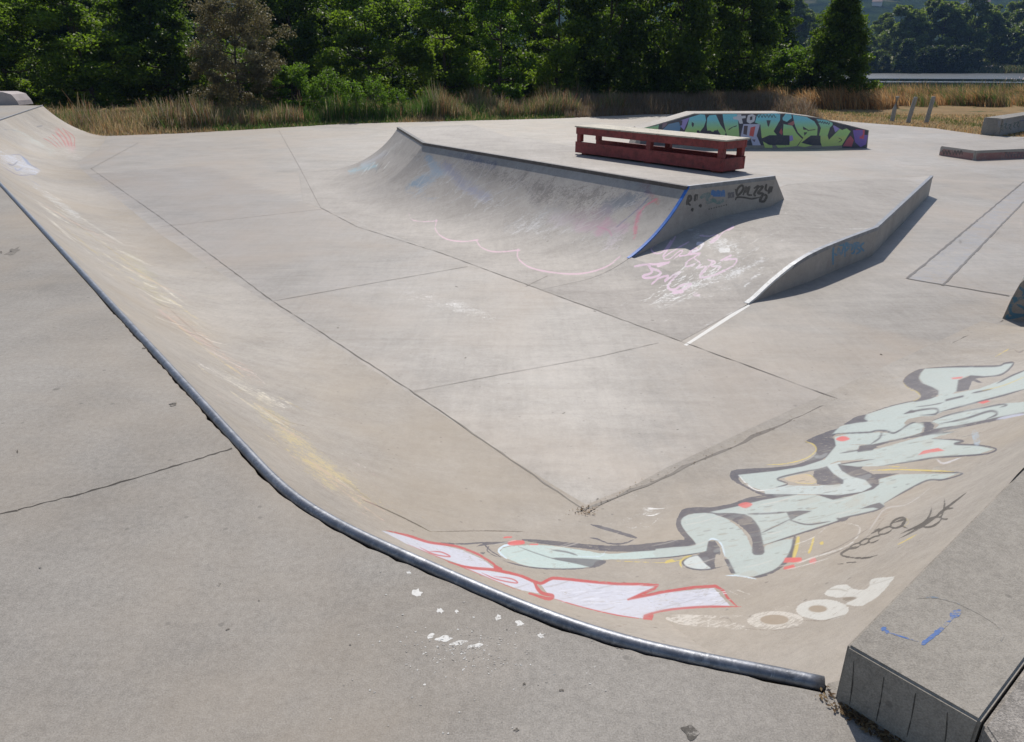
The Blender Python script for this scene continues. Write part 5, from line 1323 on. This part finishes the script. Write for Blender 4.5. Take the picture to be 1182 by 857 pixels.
def proto(kind, seed, H, Rr, n, size, shape, clusters, cl, mat, bark=True, **kw):
    V, F, tint, cen = crown_mesh(kind, seed, H, Rr, n, size, shape, clusters, cl, **kw)
    root = empty('tree' if H > 3.5 else 'bush', (0, 0, 0))
    mesh_obj('crown', V, F, mat, root, pts={'tint': ('FLOAT', tint)})
    trunk_mb(H, Rr, cen, seed, tr=.018 * H).build('trunk' if H > 3.5 else 'stem', M_bark, root)
    PROTO.setdefault(kind, []).append([root, False]); return root
def copy_tree(root):
    r = root.copy(); COL.objects.link(r)
    for ch in root.children:
        c = ch.copy(); COL.objects.link(c); c.parent = r
    return r
cnt = {}
def plant(kind, x, y, sc, label, cat='tree', group=None, rz=None, scz=None, name=None):
    i = cnt.get(kind, 0); cnt[kind] = i + 1; e_ = PROTO[kind][i % len(PROTO[kind])]
    if not e_[1]: o = e_[0]; e_[1] = True
    else: o = copy_tree(e_[0])
    o.location = (x, y, float(land(np.array(x), np.array(float(y)))) - .02); o.rotation_euler = (0, 0, rz if rz is not None else rnd.uniform(0, 6.28)); o.scale = (sc, sc, scz or sc)
    if name: o.name = name
    tag(o, label, cat, group); return o
for sd in (1, 2, 3): proto('dark', sd, 8, 3.5, 28000, .21, sh_rag, 90, (.4, 1.15), L_dark)
for sd in (4, 5): proto('mid', sd, 7, 3.0, 22000, .18, sh_rag, 80, (.3, .95), L_mid)
proto('young', 6, 6, 1.9, 11000, .16, sh_tall, 70, (.25, .6), L_light)
proto('cone', 7, 6, 2.9, 42000, .16, sh_cone, 300, (.3, .65), L_dark)
proto('drybush', 8, 4.9, 2.9, 36000, .09, sh_rag, 150, (.2, .7), L_dry)
proto('shrub', 9, 2.3, .9, 2600, .10, sh_tall, 60, (.10, .3), L_light, flat=1.2); proto('shrub', 10, 1.7, .8, 2200, .09, sh_tall, 50, (.10, .3), L_light, flat=1.2)
proto('lowbush', 12, 3.2, 1.6, 10000, .13, sh_round, 50, (.25, .6), L_light)
def X(px, Y): return (px - 591) / 850 * (Y * CP + 2.6 * SP)
TT = 'trees behind the skatepark'
for (kind, px, Y, s_, sz, lab) in (
    ('dark', -70, 40, 1.0, .85, 'dark green tree at the far left edge behind the quarter pipe'),
    ('mid', 18, 40.5, 1.2, .9, 'dark leafy tree directly above the pale hump on the left deck'),
    ('mid', 112, 41, 1.2, .95, 'leafy green tree with sunlit tips left of the brown bush'),
    ('dark', 195, 43.5, 1.0, .85, 'dark tree just behind the left side of the brown bush'),
    ('dark', 345, 46, .95, .85, 'dark tree showing between the brown bush and the green shrubs'),
    ('mid', 430, 45, 1.1, .95, 'mid green tree behind the bright green shrubs'),
    ('mid', 515, 45.5, 1.05, .95, 'mid green tree between the shrubs and the slim young tree'),
    ('young', 577, 43, 1.1, 1.08, 'slim light green young tree behind the funbox'),
    ('mid', 640, 45.5, 1.05, 1.1, 'green tree right of the slim young tree'),
    ('dark', 700, 45.5, 1.0, 1.1, 'dark shaded tree behind the left part of the red bench'),
    ('dark', 775, 46, 1.0, 1.15, 'big dark tree behind the left part of the painted wall'),
    ('dark', 846, 47, .85, 1.05, 'dark tall tree behind the middle of the painted wall'),
    ('cone', 957, 47, 1.0, 1.03, 'cone shaped dark tree standing alone left of the lake')):
    plant(kind, X(px, Y), Y, s_, lab, 'tree', None, scz=sz)
plant('drybush', X(283, 35.5), 35.5, 1.05, 'greyish brown dry bush standing in the dry grass', 'bush')
plant('lowbush', X(905, 48), 48, 1.0, 'light green bush between the dark trees and the cone shaped tree', 'bush')
plant('lowbush', X(342, 36), 36, .75, 'small green bush just right of the brown bush', 'bush')
for px, Y, s_, lab in ((364, 35.4, .8, 'small leafy shrub close to the right side of the brown bush'), (462, 36.2, .8, 'thin leafy shrub standing alone between the shrub row and the young tree'), (382, 35.2, .95, 'bright green shrub, leftmost of the row in the weeds'), (408, 35, 1.0, 'bright green shrub in the middle of the row in the weeds'), (436, 35.6, .8, 'bright green shrub, rightmost of the row in the weeds')):
    plant('shrub', X(px, Y), Y, s_, lab, 'shrub', 'green shrubs in the weeds')
V, F, tint, cen = crown_mesh('undergrowth', 77, 3.2, 1, 60000, .24, lambda z, a: 1, 400, (.5, 1.2), flat=.8)
V = V.reshape(-1, 4, 3); ctr = V.mean(1); r_ = np.random.default_rng(5); sx = np.repeat(r_.uniform(-46, 17.5, 2000), 30); sy = 49.5 + np.repeat(r_.uniform(-1.3, 1.8, 2000), 30)
V = V - ctr[:, None] * np.array([1, 1, 0]) + np.stack([sx + r_.normal(0, .4, 60000), sy + r_.normal(0, .4, 60000), 0 * sx], 1)[:, None]
o = mesh_obj('undergrowth', V.reshape(-1, 3), F, L_dark, pts={'tint': ('FLOAT', tint)}); tag(o, 'dark green undergrowth filling the gaps below the tree crowns', 'undergrowth', kind='stuff')
i = 0
for px in range(-190, 880, 62):
    Y = 53 + 5 * ((i * 7) % 3) / 2; i += 1
    plant('dark', X(px, Y) + rnd.uniform(-.6, .6), Y, 1.05 + .12 * (i % 3), 'dark tree of the second row behind the front trees', 'tree', 'dark trees of the second row', scz=.9 + .1 * (i % 2))
# far shore
def farproto(kind, sd, H, Rr, n, size, shape, cl, mat): proto(kind, sd, H, Rr, n, size, shape, 60, cl, mat, z0=.04)
farproto('far', 21, 18, 6.5, 9000, .85, sh_tall, (1.0, 2.4), L_far); farproto('far', 22, 17, 5.5, 8000, .8, sh_round, (1.0, 2.4), L_far); farproto('far', 23, 20, 6.0, 9000, .85, sh_tall, (1.0, 2.2), L_far)
farproto('farfront', 24, 9, 4.0, 5000, .6, sh_cone, (.6, 1.4), L_fark); farproto('farfront', 25, 8.5, 4.2, 5000, .6, sh_round, (.6, 1.4), L_fark)
fr = [(1006, 246, .8), (1020, 247, .7), (1043, 245, 1.25), (1068, 245, 1.0), (1080, 246, .98), (1095, 244, 1.0), (1108, 245, .95), (1124, 248, .72), (1178, 252, .75), (990, 249, 1.0)]
for px, Y, s_ in fr: plant('farfront', X(px, Y), Y, s_, 'dark rounded tree at the water edge of the far shore', 'tree', 'front trees of the far shore')
bk_ = [(870, 262, 1.3), (893, 268, 1.45), (915, 258, 1.0), (930, 264, .9), (990, 285, .85), (1012, 290, .85), (1030, 262, 1.02), (1046, 258, 1.0), (1062, 266, 1.05), (1080, 262, 1.08), (1096, 268, 1.12), (1112, 262, 1.1), (1128, 270, 1.05), (1144, 276, 1.0), (1158, 280, 1.0), (1178, 266, 1.2), (1196, 262, 1.2), (1215, 264, 1.1), (1240, 262, 1.1), (845, 264, 1.2)]
for px, Y, s_ in bk_: plant('far', X(px, Y), Y, s_, 'tall green tree on the far shore of the lake', 'tree', 'tall trees of the far shore')
for k in range(26):
    px = 700 + k * 26; Y = 330 + 40 * ((k * 5) % 4)
    plant('far', X(px, Y), Y, .9, 'hazy tree standing behind the far shore trees', 'tree', 'hazy trees behind the far shore')
for kind in PROTO:
    for e_ in PROTO[kind]:
        if not e_[1]:
            for ch in list(e_[0].children): bpy.data.objects.remove(ch)
            bpy.data.objects.remove(e_[0])

# ------------------------------------------------------------------ grass and weeds
def blades(name, B, Hh, Wd, colr, lean, mat, label, seed=0, bend=.5, cat='grass'):
    r = np.random.default_rng(seed); n = len(B); a = r.random(n) * 2 * math.pi; w = np.stack([np.cos(a), np.sin(a), a * 0], 1) * Wd[:, None] * .5
    la = r.random(n) * 2 * math.pi if np.isscalar(lean) else lean[1] + r.normal(0, .6, n); lm = (lean if np.isscalar(lean) else lean[0]) * Hh * r.random(n)
    L = np.stack([np.cos(la) * lm, np.sin(la) * lm, 0 * la], 1); z = np.stack([0 * Hh, 0 * Hh, Hh], 1)
    m1 = B + z * .5 + L * .3; tp = B + z * (1 - .25 * lm[:, None] / (Hh[:, None] + 1e-6)) + L
    V = np.stack([B - w, B + w, m1 + w * .8, m1 - w * .8, tp + w * .25, tp - w * .25], 1).reshape(-1, 3)
    k = np.arange(n)[:, None] * 6; F = np.concatenate([k + np.array([[0, 1, 2, 3]]), k + np.array([[3, 2, 4, 5]])], 0)
    C = np.concatenate([np.repeat(colr, 6, 0), np.ones((6 * n, 1))], 1)
    o = mesh_obj(name, V, F, mat, pts={'bcol': ('FLOAT_COLOR', C)}); tag(o, label, cat, kind='stuff'); return o
M_blade = blade_mat('grass_blade', .5)
def mixcol(r, n, cols, wts):
    c = np.array(cols)[r.choice(len(cols), n, p=np.array(wts) / sum(wts))]; return np.clip(c * r.uniform(.7, 1.25, (n, 1)), 0, 1)
STR = (.52, .40, .22); BRN = (.33, .21, .12); ORG = (.62, .36, .15); OLV = (.20, .20, .075); GRN = (.12, .21, .045); GRY = (.32, .27, .21)
def edgeY(x): return np.interp(x, ex, ey)
def band(n, x0, x1, d0, d1, seed, p=1.4):
    r = np.random.default_rng(seed); x = r.uniform(x0, x1, n); y = edgeY(x) + d0 + (d1 - d0) * r.random(n) ** p
    return r, x, y
def clumpy(x, y, s, seed): return vnoise(x, y, s, seed) * .6 + vnoise(x, y, s * .4, seed + 1) * .4
# left straw band
r, x, y = band(52000, -24, 3, -.10, 7.5, 31); d = y - edgeY(x); c = clumpy(x, y, 1.3, 41)
Hh = (.14 + .62 * np.clip(d / 1.6, 0, 1) * (.3 + c)) * r.uniform(.5, 1.15, len(x)); zz = land(x, y)
col = mixcol(r, len(x), (STR, BRN, ORG, OLV, GRY), (4, 1.4, 1.0, 1.8, 1)); gm = (clumpy(x, y, 2.2, 45) > .5)[:, None] * (r.random((len(x), 1)) < .75); col = np.where(gm, np.array(GRN) * r.uniform(.6, 1.3, (len(x), 1)), col)
blades('dry_grass', np.stack([x, y, zz], 1), Hh, r.uniform(.010, .03, len(x)), col, .6, M_blade, 'straw coloured tall dry grass along the back edge at the left and middle', 1)
# taller weeds behind, with plumes
r, x, y = band(42000, -18, 6, .8, 7, 33); c = clumpy(x, y, 1.8, 51); k = c > .40; x, y, c = x[k], y[k], c[k]
Hh = (.45 + 2.0 * (c - .40)) * r.uniform(.6, 1.3, len(x)); pxx = 591 + x / y * 900
grn = ((pxx > 350) & (pxx < 500))[:, None] & (r.random((len(x), 1)) < .75)
col = np.where(grn, np.array((.10, .19, .035)) * r.uniform(.6, 1.3, (len(x), 1)), mixcol(r, len(x), (BRN, GRY, OLV, (.36, .17, .09), STR, GRN), (1.6, 1.5, 2.4, .8, 1.4, 1.4)))
blades('tall_weeds', np.stack([x, y, land(x, y)], 1), Hh, r.uniform(.012, .035, len(x)), col, .45, M_blade, 'tall brown and green weeds in front of the trees', 2, cat='weeds')
# middle shaded band
r, x, y = band(42000, 2.5, 14.5, -.08, 7.5, 35, 1.0); d = y - edgeY(x); c = clumpy(x, y, 1.6, 61)
Hh = (.3 + .75 * np.clip(d / 1.8, 0, 1) * (.5 + .7 * c)) * r.uniform(.6, 1.1, len(x))
col = mixcol(r, len(x), (BRN, GRY, (.22, .17, .13), OLV), (3, 3, 2, .7))
blades('brown_grass', np.stack([x, y, land(x, y)], 1), Hh, r.uniform(.010, .028, len(x)), col, .45, M_blade, 'greyish brown tall grass behind the painted wall', 3)
# right: short mown strip and orange clumps
r, x, y = band(60000, 12.5, 44, -.15, 13, 37, 1.0); c = clumpy(x, y, 2.5, 71)
col = mixcol(r, len(x), (STR, ORG, BRN, OLV), (4, 1.5, 2, 1.0)); gm = (clumpy(x, y, 2.0, 75) > .56)[:, None] & (r.random((len(x), 1)) < .7); col = np.where(gm, np.array((.12, .16, .04)), col)
blades('mown_grass', np.stack([x, y, land(x, y)], 1), r.uniform(.03, .13, len(x)) * (.5 + c), r.uniform(.012, .03, len(x)), col, .9, M_blade, 'short dry mown grass around the three wooden posts', 4)
r = np.random.default_rng(39); cl = []
for k in range(420):
    cy = r.uniform(46.5, 56); cx2 = r.uniform(12.5, 50); cl.append((cx2, cy, r.uniform(.5, 1.25), r.uniform(.3, .8), r.random()))
for k in range(70):
    cy = r.uniform(44, 48); cx2 = r.uniform(15, 22); cl.append((cx2, cy, r.uniform(.7, 1.35), r.uniform(.3, .7), .2 * r.random()))
BB, HH_, CC = [], [], []
for cx2, cy, h_, rd_, t in cl:
    n = 150; a = r.random(n) * 6.28; q = rd_ * np.sqrt(r.random(n)); bx, by = cx2 + q * np.cos(a), cy + q * np.sin(a)
    BB.append(np.stack([bx, by, land(bx, by)], 1)); HH_.append(h_ * r.uniform(.5, 1.1, n))
    CC.append(mixcol(r, n, (ORG, STR, BRN), (4, 2, 1.2)) if t < .42 else mixcol(r, n, (OLV, GRN, BRN, ORG), (3, 2, 2, 1)))
BB = np.concatenate(BB); HH_ = np.concatenate(HH_); CC = np.concatenate(CC)
blades('orange_grass', BB, HH_, r.uniform(.02, .045, len(HH_)), CC, (1.0, 2.6), M_blade, 'tall orange dry grass bent over between the posts and the lake', 5)
# reeds at the near lake shore and low growth on the far bank
r = np.random.default_rng(43); n = 26000; x = r.uniform(10, 90, n); y = r.uniform(57, 66, n)
blades('reeds', np.stack([x, y, land(x, y)], 1), r.uniform(.7, 1.5, n), r.uniform(.03, .06, n), mixcol(r, n, ((.05, .08, .03), OLV, BRN), (3, 2, 1)), .35, M_blade, 'dark green reeds along the near shore of the lake', 6, cat='reeds')
n = 16000; x = r.uniform(90, 190, n); y = r.uniform(243, 262, n)
blades('far_reeds', np.stack([x, y, land(x, y)], 1), r.uniform(.6, 1.8, n), r.uniform(.2, .5, n), mixcol(r, n, ((.07, .10, .035), OLV, (.22, .19, .09)), (3, 2, 1)), .35, M_blade, 'pale green growth along the far bank of the lake', 7, cat='reeds')
# litter and dead leaves caught along joints and at the ledge
V = []; F = []; C = []
def litter(p, s_):
    a = rnd.uniform(0, 6.28); u = Vector((math.cos(a), math.sin(a), rnd.uniform(-.1, .3))) * s_; w = Vector((-math.sin(a), math.cos(a), rnd.uniform(-.2, .2))) * s_ * .5
    n0 = len(V); V.extend([tuple(p - u), tuple(p + w + Vector((0, 0, s_ * .3))), tuple(p + u), tuple(p - w + Vector((0, 0, s_ * .1)))]); F.append((n0, n0 + 1, n0 + 2, n0 + 3)); c = rnd.choice([(.18, .11, .055), (.30, .21, .11), (.12, .085, .05)]); C.extend([(*c, 1)] * 4)
for k in range(110):
    t = rnd.random() ** 1.8; q = at(606, 615).lerp(at(970, 462), t) + Vector((rnd.gauss(0, .02), rnd.gauss(0, .02), .009)); litter(q, rnd.uniform(.003, .008))
for k in range(40):
    q = at(rnd.gauss(676, 7), rnd.gauss(590, 2.5), .012); litter(q, rnd.uniform(.004, .011))
for k in range(16):
    q = at(rnd.gauss(958, 8) , rnd.gauss(803, 5), DECK + .006); litter(q, rnd.uniform(.003, .009))
for k in range(260):
    t = rnd.random(); q = at(970 + 70 * t + rnd.gauss(0, 5), 816 + 45 * t + rnd.gauss(0, 2), DECK + .006); litter(q, rnd.uniform(.003, .010))
o = mesh_obj('leaf_litter', V, F, M_blade, pts={'bcol': ('FLOAT_COLOR', C)}); tag(o, 'brown dead leaves and dirt caught in the corner joint and at the ledge foot', 'litter', kind='stuff')

# ------------------------------------------------------------------ air, sky, sun
m = bpy.data.materials.new('hazy_air'); m.use_nodes = True; nt = m.node_tree; nt.nodes.clear()
out = nt.nodes.new('ShaderNodeOutputMaterial'); pv = nt.nodes.new('ShaderNodeVolumePrincipled'); nt.links.new(pv.outputs[0], out.inputs['Volume'])
pv.inputs['Density'].default_value = HAZE; pv.inputs['Color'].default_value = (.34, .56, 1, 1); pv.inputs['Anisotropy'].default_value = .3
if HAZE > 0:
    o = MB().box(-1600, 2300, -60, 2150, -5, 420).build('haze', m); tag(o, 'thin blue haze over the lake and hills', 'haze', kind='stuff')
EL, AZ = 49, 2
sd_ = bpy.data.lights.new('sun', 'SUN'); sd_.energy = SUN; sd_.angle = R(.55); sd_.color = (1, .945, .865)
so = bpy.data.objects.new('sun', sd_); COL.objects.link(so); so.rotation_euler = (R(-(90 - EL)), 0, R(-AZ)); so.location = (0, 30, 40)
w = bpy.data.worlds.new('World'); scene.world = w; w.use_nodes = True; nt = w.node_tree; nt.nodes.clear()
sk = nt.nodes.new('ShaderNodeTexSky'); sk.sky_type = 'NISHITA'; sk.sun_disc = False; sk.sun_elevation = R(EL); sk.sun_rotation = R(AZ)
bg = nt.nodes.new('ShaderNodeBackground'); bg.inputs[1].default_value = SKY; wo = nt.nodes.new('ShaderNodeOutputWorld')
nt.links.new(sk.outputs[0], bg.inputs[0]); nt.links.new(bg.outputs[0], wo.inputs[0])
vs = scene.view_settings; vs.view_transform = 'Standard'; vs.look = 'None'; vs.gamma = 1; vs.exposure = EXPO
scene.cycles.volume_bounces = 0; scene.cycles.max_bounces = 6; scene.cycles.transparent_max_bounces = 8
scene.cycles.volume_step_rate = 5
